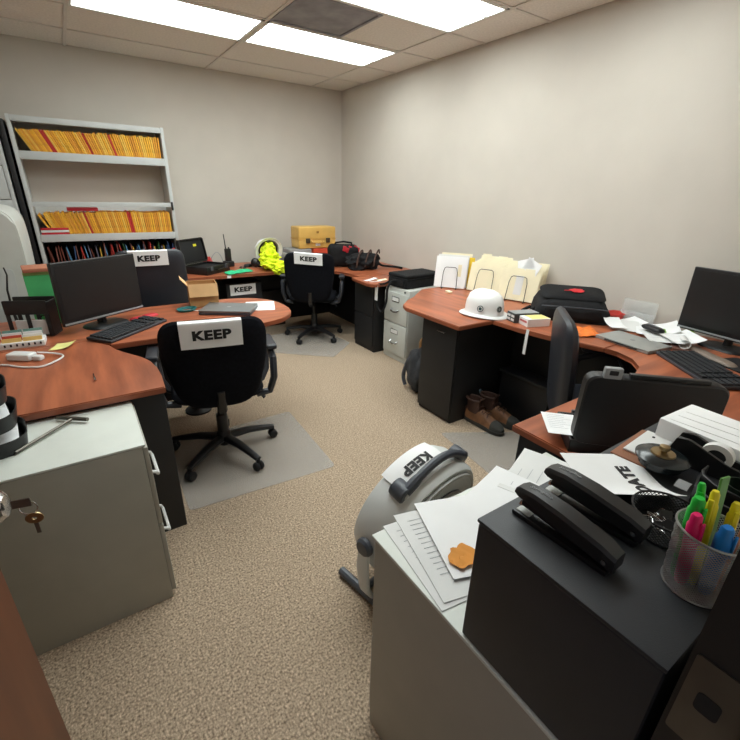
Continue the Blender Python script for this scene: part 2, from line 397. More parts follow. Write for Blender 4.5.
# ---- back desk
t = thing('corner_desk', 'cherry and black corner desk along the back wall holding the yellow case', 'desk')
run = [(-.2, 4.27), (1.65, 4.27), (1.9, 4.22), (2.12, 4.13), (2.22, 4.08), (2.3, 3.98), (2.33, 3.80), (2.33, 3.66), (3.1, 3.66), (3.1, 5.02), (-.2, 5.02)]
desk_top(t, run, ZK, M_WOODX)
desk_top(t, rpoly([(2.23, 3.652), (2.2, 3.3), (2.24, 3.25), (3.1, 3.30), (3.1, 3.652)], [.01, .03, .02, .01, .01], 3), ZK, M_WOODY)
fin('modesty_panel', bb(nb(), (.1, 4.78, .05), (2.6, 4.80, ZK-.029), .002), M_BLACKLAM, t)
pd = fin('pedestal', bb(nb(), (2.31, 3.345, .0), (3.0, 3.70, ZK-.029), .003), M_BLACKLAM, t)
for z0, z1 in ((.05, .36), (.37, .675)):
    fin('drawer', bb(nb(), (2.295, 3.36, z0), (2.312, 3.69, z1), .003), M_BLACKLAM, t)
fin('end_panel', bb(nb(), (.02, 4.35, 0), (.045, 4.98, ZK-.029), .002), M_BLACKLAM, t)
fin('modesty_panel', bb(nb(), (2.58, 3.71, .05), (2.6, 4.77, ZK-.029), .002), M_BLACKLAM, t)
# ---- right desk
t = thing('corner_desk', 'cherry and black corner desk along the right wall with white hard hat', 'desk')
desk_top(t, [(1.895, 1.812), (1.9, 2.36)] + [(1.94, 2.44), (2.05, 2.53), (2.17, 2.60), (2.28, 2.69), (2.42, 2.80)] + [(3.1, 2.82), (3.1, 1.812)], ZR, M_WOODY)
desk_top(t, [(2.2, 1.808), (2.21, 1.6), (2.24, 1.42), (2.29, 1.26), (2.32, 1.12), (3.1, 1.12), (3.1, 1.808)], ZR, M_WOODY)
desk_top(t, [(2.32, 1.116), (2.33, 1.05), (2.29, .95), (2.2, .87), (2.08, .835), (1.19, .825), (1.19, .075), (3.1, .075), (3.1, 1.116)], ZR, M_WOODX)
pd = fin('pedestal', bb(nb(), (1.965, 1.87, 0), (2.55, 2.21, ZR-.029), .003), M_BLACKLAM, t)
dr = fin('door', bb(nb(), (1.945, 1.872, .03), (1.963, 2.208, ZR-.032), .003), M_BLACKLAM, t)
fin('handle', tube(nb(), [(1.944, 1.97, .655), (1.93, 1.97, .65), (1.93, 2.04, .65), (1.944, 2.04, .655)], .004, 6), M_CHROME, dr)
fin('modesty_panel', bb(nb(), (2.53, .9, .05), (2.55, 1.868, ZR-.029), .002), M_BLACKLAM, t)
fin('modesty_panel', bb(nb(), (2.56, 2.1, .05), (2.58, 2.75, ZR-.029), .002), M_BLACKLAM, t)
fin('end_panel', bb(nb(), (1.205, .1, 0), (1.23, .80, ZR-.029), .002), M_BLACKLAM, t)
fin('modesty_panel', bb(nb(), (1.235, .70, .2), (2.3, .72, ZR-.029), .002), M_BLACKLAM, t)

# ---- file cabinets
t = thing('file_cabinet', 'putty metal file cabinet with white pulls in front of left desk', 'file cabinet', (0, 0, 0))
fin('body', bb(nb(), (-.64, 1.425, 0), (.055, 1.80, .694), .003), M_PUTTY, t)
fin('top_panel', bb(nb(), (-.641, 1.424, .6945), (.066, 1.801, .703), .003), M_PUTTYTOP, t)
for z0, z1, hzv in ((.03, .355, .23), (.362, .688, .50)):
    d = fin('drawer', bb(nb(), (.0555, 1.43, z0), (.072, 1.796, z1), .004), M_PUTTY, t)
    fin('handle', tube(nb(), [(.072, 1.54, hzv+.02), (.09, 1.54, hzv+.012), (.095, 1.545, hzv), (.095, 1.69, hzv), (.09, 1.695, hzv+.012), (.072, 1.695, hzv+.02)], .006, 8), M_WHITEPL, d)
t = thing('file_cabinet', 'light grey two-drawer metal file cabinet in the right wall corner', 'file cabinet', (2.385, 2.915, 0))
fin('body', bb(nb(), (.0, .0, 0), (.68, .36, .70), .004), M_GREYMET, t)
for z0, z1 in ((.06, .36), (.37, .655)):
    d = fin('drawer', bb(nb(), (-.014, .008, z0), (-.001, .352, z1), .004), M_GREYMET, t)
    fin('handle', tube(nb(), [(-.014, .13, z0+.13), (-.034, .135, z0+.115), (-.038, .18, z0+.108), (-.034, .225, z0+.115), (-.014, .23, z0+.13)], .008, 8), M_CHROME, d)
    b = nb(); bx(b, (-.016, .18, z0+.225), (.004, .11, .05), None, .001, 1)
    lh = fin('label_holder', b, M_CHROME, d); fin('label_card', bx(nb(), (-.0185, .18, z0+.225), (.001, .095, .034)), M_PAPER, lh)
fin('lock', lathe(nb(), [(0, 0), (.01, 0), (.01, .006), (0, .006)], 12, Matrix.Translation((-.001, .06, .678)) @ Matrix.Rotation(-PI/2, 4, 'Y')), M_CHROME, t)
t = thing('file_cabinet', 'putty metal file cabinet under papers and black box by the door', 'file cabinet', (0, 0, 0))
fin('body', bb(nb(), (.472, .07, 0), (1.165, .648, .712), .003), M_PUTTY, t)
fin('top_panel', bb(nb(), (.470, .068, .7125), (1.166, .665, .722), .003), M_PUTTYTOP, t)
for z0, z1 in ((.03, .355), (.362, .705)):
    d = fin('drawer', bb(nb(), (.48, .6485, z0), (1.158, .664, z1), .004), M_PUTTY, t)
    fin('handle', tube(nb(), [(.75, .664, z0+.26), (.75, .684, z0+.25), (.88, .684, z0+.25), (.88, .664, z0+.26)], .006, 8), M_WHITEPL, d)
t = thing('storage_box', 'long black metal box on the putty cabinet carrying the staplers', 'box')
fin('body', bb(nb(), (.474, .07, .7225), (1.14, .362, .992), .006, 3), M_BOXBLK, t)
fin('lid', bb(nb(), (.473, .069, .9925), (1.141, .364, 1.0), .003), M_BOXBLK, t)

# ---- metal shelving at the back wall
YS = 5.05
def shelving(label, x0, x1, ztop, shelves, doors=False):
    t = thing('shelving_unit', label, 'shelving', (x0, YS, 0)); w = x1-x0; d = YB-.012-YS
    for x in (0, w-.03):
        fin('upright', bb(nb(), (x, 0, 0), (x+.03, d, ztop), .003), M_SHELF, t)
    for z in shelves:
        s = fin('shelf', bb(nb(), (.031, .004, z-.012), (w-.031, d-.005, z), .002), M_SHELF, t)
        fin('shelf_lip', bb(nb(), (.0305, -.004, z-.062), (w-.0305, .0035, z+.004), .002), M_SHELF, s)
    fin('top_rail', bb(nb(), (.0305, -.003, ztop-.05), (w-.0305, .012, ztop-.004), .002), M_SHELF, t)
    fin('top_panel', bb(nb(), (.031, .013, ztop-.02), (w-.031, d, ztop-.008), .002), M_SHELF, t)
    return t
t = shelving('grey metal shelving unit holding rows of yellow folders', -.278, .93, 2.03, [1.755, 1.065, .78])
fin('middle_rail', bb(nb(), (.0305, .0, 1.31), (1.1775, .012, 1.352), .002), M_SHELF, t)
fin('back_rail', bb(nb(), (.031, .30, 1.758), (1.177, .308, 1.99), .002), M_SHELF, t)
fin('back_panel', bb(nb(), (.031, .30, .05), (1.177, .308, 1.04), .002), M_BLACKLAM, t)
fin('back_rail', bb(nb(), (.031, .30, 1.07), (1.177, .308, 1.30), .002), M_SHELF, t)
fin('side_clip', bb(nb(), (1.18, -.006, 1.28), (1.20, -.0005, 1.36), .002), M_BLACKPL, t)
t = shelving('grey metal cabinet unit with flipper doors at the left of the shelving', -1.22, -.352, 2.0, [1.70, 1.36, .78])
for z0, z1 in ((1.37, 1.63), (1.71, 1.94)): fin('flipper_door', bb(nb(), (.033, -.012, z0), (.835, -.005, z1), .003), M_SHELF, t)
solo('gap_shade_strip', bb(nb(), (-.338, 5.055, 0), (-.300, 5.36, 1.99), .003), M_BLACKPL, 'black strip standing in for the dark gap between the two grey shelving units', 'post')  # added black strip, stands in for the shade between the units

# ---- copier behind the left desk
t = thing('copier', 'tall grey copier with rounded shoulders behind the left desk', 'copier', (0, 3.52, 0))
b = nb(); pf = rpoly([(-1.15, .02), (-.345, .02), (-.275, 1.10), (-.285, 1.36), (-1.15, 1.36)], [.02, .03, .5, .16, .05], 8)
tb = nb(); prism(tb, pf, 0, .70, .012, 3); bmesh.ops.transform(tb, matrix=Matrix.Rotation(PI/2, 4, 'X') @ Matrix.Translation((0, 0, -.70)), verts=tb.verts); merge(b, tb)
fin('body', b, M_GREYMET, t)
fin('front_panel', prism(nb(), rpoly([(-1.10, .1), (-.40, .1), (-.355, 1.0), (-1.10, 1.0)], .03, 4), 0, .006), M_SHELF, t, (0, -.0005, 0), (PI/2, 0, 0))
fin('paper_tray', bx(nb(), (-.75, -.012, .35), (.6, .02, .18), None, .004), M_GREYMET, t)

# ================================================================== CHAIRS
def round_rect(w, h, r, n=5): return rpoly([(-w/2, -h/2), (w/2, -h/2), (w/2, h/2), (-w/2, h/2)], r, n)
def chair(label, loc, rz, mback, ztop=.94, zbot=.46, wt=.47, wb=.34, by=-.33, arms=True, seat=True, lean=.12, spin=0.3, crn=.15):
    t = thing('office_chair', label, 'chair', loc, rz)
    zc = (ztop+zbot)/2; hh = ztop-zbot
    ol = rpoly([(-wb/2, -hh/2), (wb/2, -hh/2), (wt/2, hh*.12), (wt/2*.96, hh/2), (-wt/2*.96, hh/2), (-wt/2, hh*.12)], [.12, .12, .2, crn, crn, .2], 7)
    def f(u, v, w): return (u, by-lean*(v+hh/2)-w+0.35*u*u, zc+v)
    fin('backrest', pillow(nb(), ol, .035, .045, f, (0, .3, .55, .75, .88, .96, 1.0), 8), mback, t)
    so = rpoly([(-.24, -.22), (.24, -.22), (.25, .24), (-.25, .24)], .12, 6)
    fin('seat', pillow(nb(), so, .045, .04, lambda u, v, w: (u, v+.0, .46+w), pw=6), mback, t)
    fin('back_support', tube(nb(), [(0, -.08, .40), (0, -.24, .405), (0, by-.02, .44), (0, by-.045, .56)], [.022, .024, .024, .02], 8, flat=.6), M_BLACKPL, t)
    b = nb(); lathe(b, [(0, .06), (.035, .06), (.045, .09), (.04, .14), (.032, .15), (.032, .26), (.02, .262), (.02, .40), (.06, .402), (.06, .42), (0, .42)], 16)
    fin('column', b, M_BLACKPL, t)
    fin('lever', tube(nb(), [(.05, -.03, .40), (.22, -.06, .395), (.25, -.065, .36)], [.006, .006, .012], 8), M_ARMPL, t)
    for k in range(5):
        a = spin+2*PI*k/5; ca, sa = math.cos(a), math.sin(a)
        g = fin('base_leg', tube(nb(), [(.03*ca, .03*sa, .105), (.15*ca, .15*sa, .105), (.27*ca, .27*sa, .085), (.315*ca, .315*sa, .075)], [.032, .027, .022, .02], 8, flat=.75), M_BLACKPL, t)
        b = nb()
        for s in (-1, 1):
            m = Matrix.Translation((.31*ca-sa*s*.014, .31*sa+ca*s*.014, .028)) @ Matrix.Rotation(a, 4, 'Z') @ Matrix.Rotation(PI/2, 4, 'X')
            lathe(b, [(0, -.011), (.022, -.011), (.027, -.005), (.027, .005), (.022, .011), (0, .011)], 14, m)
        lathe(b, [(0, .03), (.012, .03), (.012, .075), (0, .075)], 8, Matrix.Translation((.31*ca, .31*sa, 0)))
        fin('caster', b, M_BLACKSOFT, g)
    if arms:
        for s in (-1, 1):
            pts = [(s*.20, -.12, .415), (s*.275, -.13, .43), (s*.30, -.15, .52), (s*.305, -.12, .62), (s*.305, .0, .665), (s*.305, .10, .65), (s*.305, .145, .58), (s*.295, .10, .48), (s*.26, .06, .43), (s*.20, .05, .415)]
            sm = []
            for i in range(len(pts)-1):
                a, c = Vector(pts[i]), Vector(pts[i+1]); sm += [tuple(a), tuple((a+c)/2)]
            sm.append(pts[-1])
            ar = fin('armrest', tube(nb(), sm, .020, 8), M_ARMPL, t)
            fin('arm_pad', bx(nb(), (s*.305, .0, .68), (.06, .22, .03), None, .013, 3), M_ARMPL, ar)
    return t, (by, lean, zc, hh)
def back_y(P, z, off):           # rear face of the backrest
    by, lean, zc, hh = P; return by-lean*(z-zc+hh/2)-off
def keep_sheet(label, loc, rz, P, w, h, x0=0.0, tilt=0.0, txt=.085, yo=.043):
    """printed sheet folded over the top of a chair back; hangs on the rear"""
    by, lean, zc, hh = P; ztop = zc+hh/2
    t = thing('paper_sign', label, 'sign', loc, rz, group='KEEP sheets')
    fold = .0
    def prof(s):                  # s: 0 at the rear bottom, h at the top fold, then down the front
        if s <= h: z = ztop-.004-(h-s); y = back_y(P, z, yo); return y, z
        k = s-h
        if k <= .075: a = k/.075; return back_y(P, ztop, yo)+a*(yo+.045), ztop-.004+.018*a-.02*a*a
        return back_y(P, ztop, yo)+yo+.045, ztop+.006-(k-.075)
    def fn(u, v):
        s = v+(h+.03+fold)/2; y, z = prof(s)
        return (x0+u+tilt*0, y+.35*(x0+u)**2*.6, z+tilt*u)
    fin('sheet', sheet(nb(), w, h+.03+fold, 10, 22, fn, .0008), M_PAPER, t)
    tb = text_bm('KEEP', txt, .05, 1.2)
    def g(x, y, z):
        zz = ztop-.004-h*.5+y; xx = x0+x
        return (xx, back_y(P, zz, yo+.0022)+.35*xx*xx*.6-z, zz+tilt*x)
    fin('lettering', bend(tb, g), M_INK, t, smooth=0)
    return t
c1, P1 = chair('black fabric task chair on clear mat at the left desk peninsula', (.53, 2.34, .004), R(-11), M_FABRIC, .938, .455, .50, .36, -.30, spin=.22)
keep_sheet('white KEEP sheet draped over black fabric chair by the left desk', (.53, 2.34, .004), R(-11), P1, .275, .125, -.012, 0, .062)
c2, P2 = chair('black fabric task chair on clear mat at the back corner desk', (2.03, 4.10, .004), R(-33), M_FABRIC, .95, .45, .50, .38, -.28, spin=.5)
keep_sheet('white KEEP sheet draped over black fabric chair at back corner desk', (2.03, 4.10, .004), R(-33), P2, .27, .105, .0, -.06, .058)
c3, P3 = chair('black leather chair between peninsula and back desk, behind the monitor', (.44, 3.74, 0), R(-3), M_LEATHER, 1.09, .52, .47, .50, -.26, arms=False, lean=.10, crn=.07)
keep_sheet('white KEEP sheet hung on black leather chair behind the monitor', (.44, 3.74, 0), R(-3), P3, .25, .10, -.012, .0, .052)
c4, P4 = chair('black leather chair pulled in at the right corner desk', (2.21, .98, .004), R(-138), M_LEATHER, .96, .36, .47, .42, -.25, lean=.10, spin=.1)
# ---- chair mats
def mat_thing(label, poly):
    return solo('chair_mat', prism(nb(), rpoly(poly, .03, 4), .001, .004), M_MATPL, label, 'chair mat', group='clear vinyl chair mats')
mat_thing('clear vinyl chair mat under the chair at the left peninsula', [(1.07, 2.62), (1.03, 1.85), (.22, 1.90), (.24, 2.60)])
mat_thing('clear vinyl chair mat under the chair at the back corner desk', [(1.90, 3.43), (2.26, 3.72), (2.2, 4.38), (1.36, 4.38), (1.36, 3.91)])
mat_thing('clear vinyl chair mat in front of brown boots at right desk', [(1.82, 1.81), (2.30, 1.53), (2.28, .90), (1.70, .90)])
# low black cabinet under the back desk with a KEEP sheet
t = thing('pc_tower', 'black computer case under back desk with KEEP sheet', 'computer', (1.39, 4.42, 0))
fin('body', bb(nb(), (-.19, 0, 0), (.19, .34, .60), .008), M_BLACKPL, t)
fin('front_panel', bb(nb(), (-.18, -.012, .02), (.18, -.0005, .585), .005), M_BLACKLAM, t)
t = thing('paper_sign', 'white KEEP sheet on black computer case under the back desk', 'sign', (1.37, 4.407, .535), group='KEEP sheets')
fin('sheet', bx(nb(), (0, 0, 0), (.27, .0012, .11)), M_PAPER, t, smooth=0)
fin('lettering', text_bm('KEEP', .065, .05, 1.25), M_INK, t, (0, -.0012, 0), (PI/2, 0, 0), smooth=0)
solo('storage_box', bb(nb(), (1.66, 4.72, 0), (1.95, 4.77, .42), .01), M_BLACKPL, 'low black box beside the computer case under back desk', 'box')
# under-desk box at right
t = thing('storage_box', 'low black bin with lipped lid under right desk behind the boots', 'box', (2.40, 1.43, 0))
fin('body', bb(nb(), (0, 0, 0), (.12, .40, .33), .006), M_BLACKPL, t)
fin('lid', bb(nb(), (-.02, -.01, .331), (.127, .41, .352), .005), M_BLACKPL, t)
# ================================================================== FOLDERS ON THE SHELVES
_fm = {}
def folder(kind, m, x, y, z, h, d, t, lean, label, group):
    k = (kind, m.name, round(h, 3), round(t, 4))
    if k not in _fm:
        b = nb(); bb(b, (0, 0, 0), (t*.8, d, h*.97), .0008, 1); bb(b, (t*.82, .002, 0), (t, d*.99, h), .0004, 1)
        o = fin('file_folder', b, m); _fm[k] = o.data
    else:
        o = bpy.data.objects.new('file_folder', _fm[k]); C.objects.link(o)
    o.location = (x, y, z); o.rotation_euler = (0, lean, 0)
    return tag(o, label, 'folder', group)
Y_SH = [mat('yellow_folder_%d' % i, c, 0.75, var=0.1, scale=25) for i, c in enumerate([(238, 172, 46), (230, 160, 52), (244, 184, 58), (222, 150, 48), (240, 192, 84)])]
M_RFOLD = mat('red_folder', (196, 48, 40), 0.7)
def row(x0, x1, z, n, leanf, reds, lab, labr, grp, hs=(.195, .2, .205)):
    for i in range(n):
        f = i/(n-1); x = x0+(x1-x0)*f
        red = i in reds
        folder('y', M_RFOLD if red else random.choice(Y_SH), x, YS+.02+random.uniform(0, .012), z, random.choice(hs), .25, .0155, leanf(f), labr if red else lab, grp+(' red' if red else ''))
row(-.155, .865, 1.7565, 60, lambda f: -R(26*(1-f)**0.7), (9, 10, 26, 37), 'yellow file folder in the row on the top shelf', 'red file folder among the yellow ones on the top shelf', 'folders on the top shelf', (.185, .19, .195))
row(-.15, .865, 1.0665, 60, lambda f: -R(18*(1-f)**1.2 if f > .0 else 26), (18, 38, 39), 'yellow file folder in the row on the middle shelf', 'red file folder among the yellow ones on the middle shelf', 'folders on the middle shelf')
CP = [mat('folder_c%d' % i, c, 0.7) for i, c in enumerate([(128, 66, 52), (60, 92, 140), (196, 60, 52), (224, 176, 64), (92, 150, 190), (72, 130, 84), (150, 96, 84), (210, 120, 60), (110, 110, 130)])]
CN = ['maroon', 'dark blue', 'red', 'yellow', 'pale blue', 'green', 'brown', 'orange', 'grey']
for i in range(40):
    f = i/39; k = random.choice((0, 6, 0, 2, 5)) if f < .15 else random.randrange(9)
    folder('c', CP[k], -.22+1.09*f, YS+.02+random.uniform(0, .05), .7815, random.choice((.15, .17, .18, .19)), .24, .008, R(random.uniform(-10, 4)) if i else 0, CN[k]+' hanging folder on the lowest shelf below the yellow rows', 'hanging folders %s' % CN[k])
for k in range(3):
    solo('file_folder', bb(nb(), (-.235, YS-.0, 1.0665+k*.021), (-.02, YS+.018, 1.0855+k*.021), .002), M_RED if k % 2 == 0 else M_PAPER2, 'red and white booklet stacked flat in front of the middle shelf folders', 'booklet', group='booklets on the middle shelf')
solo('file_folder', bb(nb(), (.0, YS+.03, 1.272), (.25, YS+.20, 1.30), .003), M_RED, 'red folder lying flat on top of the middle shelf yellow folders', 'folder')

# ================================================================== PAPER, TEXT LINES
def paper(label, cx, cy, z, w, h, rz, curl=0.0, m=None, lines=0, name='paper_sheet', group=None, lm=None):
    t = thing(name, label, 'paper', (cx, cy, z), rz, group)
    fn = lambda u, v: (u, v, .0004+curl*max(0, (u/w+.5))**3+.0006*math.sin(9*u/w+7*v/h)**2)
    fin('sheet', sheet(nb(), w, h, 8, 8, fn, .0008), m or M_PAPER, t)
    if lines:
        b = nb()
        for i in range(lines):
            y = h*.38-h*.7*i/lines; L = w*random.uniform(.4, .75)
            bx(b, (-w*.38+L/2, y, .0026+curl*max(0, (-w*.38+L/2)/w+.5)**3), (L, h*.005, .0004))
        fin('print', b, lm or M_GINK, t, smooth=0)
    return t

# ================================================================== LEFT DESK
def monitor(label, loc, rz, w, h, zb, strip=True):
    t = thing('monitor', label, 'monitor', loc, rz)
    fin('base', pillow(nb(), round_rect(.24, .17, .08, 6), .016, .0, lambda u, v, w_: (u, v+.02, w_+.001), pw=6), M_BLACKPL, t)
    fin('neck', tube(nb(), [(0, .05, .01), (0, .055, .08), (0, .04, zb+.10)], [.035, .028, .03], 10, flat=.6), M_BLACKPL, t)
    hs = fin('housing', bx(nb(), (0, .009, zb+h/2), (w, .024, h), None, .006, 3), M_BLACKPL, t)
    fin('back_cover', bx(nb(), (0, .035, zb+h/2), (w*.6, .05, h*.6), None, .015, 3), M_BLACKPL, t)
    fin('screen', bx(nb(), (0, -.0035, zb+h/2+.012), (w-.035, .002, h-.055)), M_SCREEN, t, smooth=0)
    if strip:
        fin('bezel_strip', bx(nb(), (0, -.005, zb+.012), (w*.99, .006, .010), None, .002, 2), M_GREYPL, t)
    return t
monitor('black monitor on the left peninsula desk facing the doorway', (.075, 2.85, ZL), R(33), .49, .335, .048)
def keyboard(label, loc, rz, w=.44, d=.15, pal=False):
    t = thing('keyboard', label, 'keyboard', loc, rz)
    fin('body', bx(nb(), (0, 0, .009), (w, d, .016), (R(3), 0, 0), .005, 2), M_KEY, t)
    b = nb(); rows = 6; kw = .0185
    for r in range(rows):
        y = d*.38-r*d*.152; x = -w/2+.016
        while x < w/2-.018:
            ww = kw*random.choice((1, 1, 1, 1)) if r < 5 else random.choice((kw, kw*2, kw*3))
            ww = min(ww, w/2-.012-x)
            if not (-.002 < x-w*.16 < .012 or -.002 < x-w*.29 < .01):
                bx(b, (x+ww/2, y, .022-.0035*(r-2.5)/2.5*0+y*.052), (ww*.86, d*.12, .008))
            x += ww
    k = fin('keys', b, mat('key_caps', (44, 46, 50), 0.5, var=0.05), t, smooth=0); k['kind'] = 'stuff'
    fin('front_edge', bx(nb(), (0, -d/2+.002, .007), (w*.98, .006, .010), (R(3), 0, 0), .002), M_DGREY, t)
    return t
keyboard('black keyboard in front of the left monitor', (.165, 2.67, ZL+.002), R(43))
for (x, y, rz, w, lb) in ((.235, 2.90, .5, .09, 'red wrist pad lying by the left monitor stand'), (.31, 2.945, .45, .09, 'red cloth pouch at the end of the left keyboard')):
    solo('red_pad', pillow(nb(), round_rect(w, .06, .02, 4), .012, .0, None, pw=6), M_RED, lb, 'pad', (x, y, ZL+.001), rz)
# cardboard box
t = thing('cardboard_box', 'open cardboard box on the left peninsula desk', 'box', (.675, 3.09, ZL+.001), R(-8))
b = nb(); w, d, h = .185, .15, .155
for lo, hi in (((-w/2, -d/2, 0), (w/2, d/2, .004)), ((-w/2, -d/2, .004), (w/2, -d/2+.004, h)), ((-w/2, d/2-.004, .004), (w/2, d/2, h)), ((-w/2, -d/2+.004, .004), (-w/2+.004, d/2-.004, h)), ((w/2-.004, -d/2+.004, .004), (w/2, d/2-.004, h))): bb(b, lo, hi)
fin('body', b, M_CARD, t, smooth=0)
fin('flap', bx(nb(), (0, -d/2-.016, h-.038), (w, .003, .085), (R(-12), 0, 0)), M_CARD2, t, smooth=0)
fin('flap', bx(nb(), (-w/2-.02, 0, h+.012), (.003, d, .07), (0, R(-40), 0)), M_CARD2, t, smooth=0)
fin('flap', bx(nb(), (0, d/2+.02, h-.01), (w, .003, .06), (R(70), 0, 0)), M_CARD2, t, smooth=0)
fin('shipping_label', bx(nb(), (w/2+.001, .0, h*.6), (.0015, .09, .08)), M_PAPER, t, smooth=0)
# teal cable, beige cable
b = nb()
for k in range(4):
    tube(b, [(.055*(1+.06*k)*math.cos(a/16*2*PI), .04*(1+.08*k)*math.sin(a/16*2*PI), .003+.004*k) for a in range(16)], .0028, 6, True)
solo('cable', b, M_TEAL, 'coiled teal network cable by the cardboard box', 'cable', (.535, 2.97, ZL), R(20))
solo('cable', tube(nb(), [(.0, .0, .003), (.03, -.03, .003), (.07, -.045, .003), (.12, -.045, .003), (.15, -.03, .003)], .003, 6), M_PAPER2, 'white cable lying in front of the cardboard box', 'cable', (.56, 2.955, ZL), 0)
# grey laptop on the peninsula
def laptop(label, loc, rz, m, w, d, th=.022, logo=None):
    t = thing('laptop', label, 'laptop', loc, rz)
    fin('base', bb(nb(), (-w/2, -d/2, .001), (w/2, d/2, th*.55), .004, 2), M_DGREY if m == M_GLAPTOP else m, t)
    fin('lid', bb(nb(), (-w/2, -d/2, th*.58), (w/2, d/2, th), .004, 2), m, t)
    fin('hinge', tube(nb(), [(-w*.3, d/2+.001, th*.55), (w*.3, d/2+.001, th*.55)], .005, 8), M_BLACKPL, t)
    fin('logo', lathe(nb(), [(0, 0), (.014, 0), (.014, .0008), (0, .0008)], 16), logo or M_GREYPL, t, (0, 0, th))
    return t
laptop('closed grey laptop on the left peninsula desk', (.775, 2.83, ZL), R(-32), M_GLAPTOP, .33, .23, .03)
paper('white paper beside grey laptop at the rounded desk end', 1.0, 2.87, ZL, .20, .25, R(-20))
# near wing of the left desk
solo('sticky_note', sheet(nb(), .085, .085, 6, 6, lambda u, v: (u+.2*v, v, .001+.012*max(0, (u/.085+.5))**3+.006*max(0, (v/.085+.5))**2)), mat('sticky_yellow', (240, 236, 150), 0.8), 'curled pale yellow sticky note on the left desk', 'note', (-.15, 2.53, ZL), R(-15))
t = thing('screwdriver_bit', 'small metal screwdriver bit on the left desk', 'tool', (-.04, 2.0, ZL+.006), R(92))
fin('shaft', tube(nb(), [(.0, 0, 0), (.055, 0, 0)], .002, 8), M_INK, t); fin('tip', tube(nb(), [(-.03, 0, 0), (.0, 0, 0)], .0045, 8), M_CHROME, t)
# black file holder with arched cut-outs
t = thing('file_holder', 'black plastic file holder with arched openings on left desk', 'organizer', (-.28, 2.79, ZL), R(-22))
def arch_plate(w, h, n, th):
    b = nb(); cw = w/n; leg = .022
    bb(b, (-w/2, 0, h*.62), (w/2, th, h), .006, 2)
    for i in range(n+1): bb(b, (max(-w/2, -w/2+i*cw-leg/2*(0 < i < n)-leg*(i == n)), 0, 0), (min(w/2, -w/2+i*cw+leg/2*(0 < i < n)+leg*(i == 0)), th, h*.63), .003, 1)
    return b
fin('front_plate', arch_plate(.20, .195, 2, .006), M_BLACKPL, t)
fin('back_plate', arch_plate(.20, .195, 2, .006), M_BLACKPL, t, (0, .10, 0))
fin('floor_plate', bb(nb(), (-.1, .006, 0), (.1, .10, .005), .001, 1), M_BLACKPL, t)
fin('side_plate', bb(nb(), (.094, .006, .005), (.1, .10, .185), .002, 1), M_BLACKPL, t)
for k, (m_, nm) in enumerate(((M_PAPER, 'white'), (M_PAPER2, 'off-white'), (M_CARD2, 'tan'))):
    solo('envelope', bb(nb(), (-.075, .02+k*.025, .0055), (.08, .03+k*.025, .085-k*.015), .001, 1), m_, nm+' envelope standing in the black file holder', 'envelope', (-.28, 2.79, ZL), R(-22))
solo('cable', tube(nb(), [(-.345, 2.98, ZL+.003), (-.355, 2.985, ZL+.10), (-.352, 2.985, ZL+.22), (-.335, 2.985, ZL+.30), (-.34, 2.985, ZL+.34)], [.012, .006, .005, .004, .0035], 8), M_BLACKPL, 'black whip antenna standing beside the file holder', 'antenna')
# striped index card box (coloured tabs)
t = thing('index_card_box', 'long index card box with yellow, red and white tabs', 'card box', (-.39, 2.66, ZL), R(-3))
fin('tray', bb(nb(), (-.17, -.05, 0), (.17, .05, .03), .004), M_PAPER2, t)
for k, m_ in enumerate((mat('tab_yellow', (236, 200, 120), .7), mat('tab_red', (200, 82, 60), .7), M_PAPER, mat('tab_teal', (120, 160, 150), .7))):
    for j in range(4):
        fin('tab', bx(nb(), (-.125+j*.083, -.035+k*.022, .035+.008*k), (.078, .004, .03)), m_ if (k != 1 or j != 3) else M_PAPER, t, smooth=0)
b = nb()
for j in range(14): bx(b, (-.155+j*.0238, -.052, .018), (.007, .004, .012))
fin('print_marks', b, M_INK, t, smooth=0)
# charger with cord
t = thing('charger', 'white charger brick with looped white cord on left desk', 'charger', (-.305, 2.42, ZL), R(-35))
fin('brick', bx(nb(), (0, 0, .017), (.11, .055, .032), None, .010, 3), M_WHITEPL, t)
fin('plug', bx(nb(), (.075, .0, .012), (.04, .03, .022), None, .006, 2), M_WHITEPL, t)
def loop_cord(pts, r):
    sm = []
    for i in range(len(pts)):
        a, b_, c, d_ = [Vector(pts[max(0, min(len(pts)-1, i+k))]) for k in (-1, 0, 1, 2)]
        if i == len(pts)-1: sm.append(b_); break
        for s in range(5):
            u = s/5; sm.append(.5*((2*b_)+(-a+c)*u+(2*a-5*b_+4*c-d_)*u*u+(-a+3*b_-3*c+d_)*u**3))
    return tube(nb(), sm, r, 6)
fin('cord', loop_cord([(.06, .02, .03), (.11, .06, .012), (.16, .045, .006), (.17, -.03, .006), (.15, -.09, .005), (.07, -.10, .005), (.0, -.085, .005), (-.08, -.09, .005)], .0042), M_WHITEPL, t)
# green folders box and brown folder
t = thing('file_box', 'green hanging file box behind the left monitor', 'file box', (-.20, 3.06, ZL), R(4))
fin('body', bb(nb(), (-.075, -.05, 0), (.085, .10, .285), .004), M_GREEN, t)
for k in range(3): fin('folder_edge', bb(nb(), (-.075, -.055+.045*k, .286), (.083, -.050+.045*k, .303-.004*k), .001, 1), mat('pale_green', (170, 214, 130), .7), t)
fin('lettering', text_bm('Act', .035, .02), M_INK, t, (-.02, -.0505, .06), (PI/2, 0, 0), smooth=0)
solo('file_folder', bb(nb(), (-.08, -.09, 0), (.085, .08, .02), .003), mat('brown_folder', (178, 112, 84), .75), 'brown folder lying on top of the green file box', 'folder', (-.195, 3.08, ZL+.304), R(6))

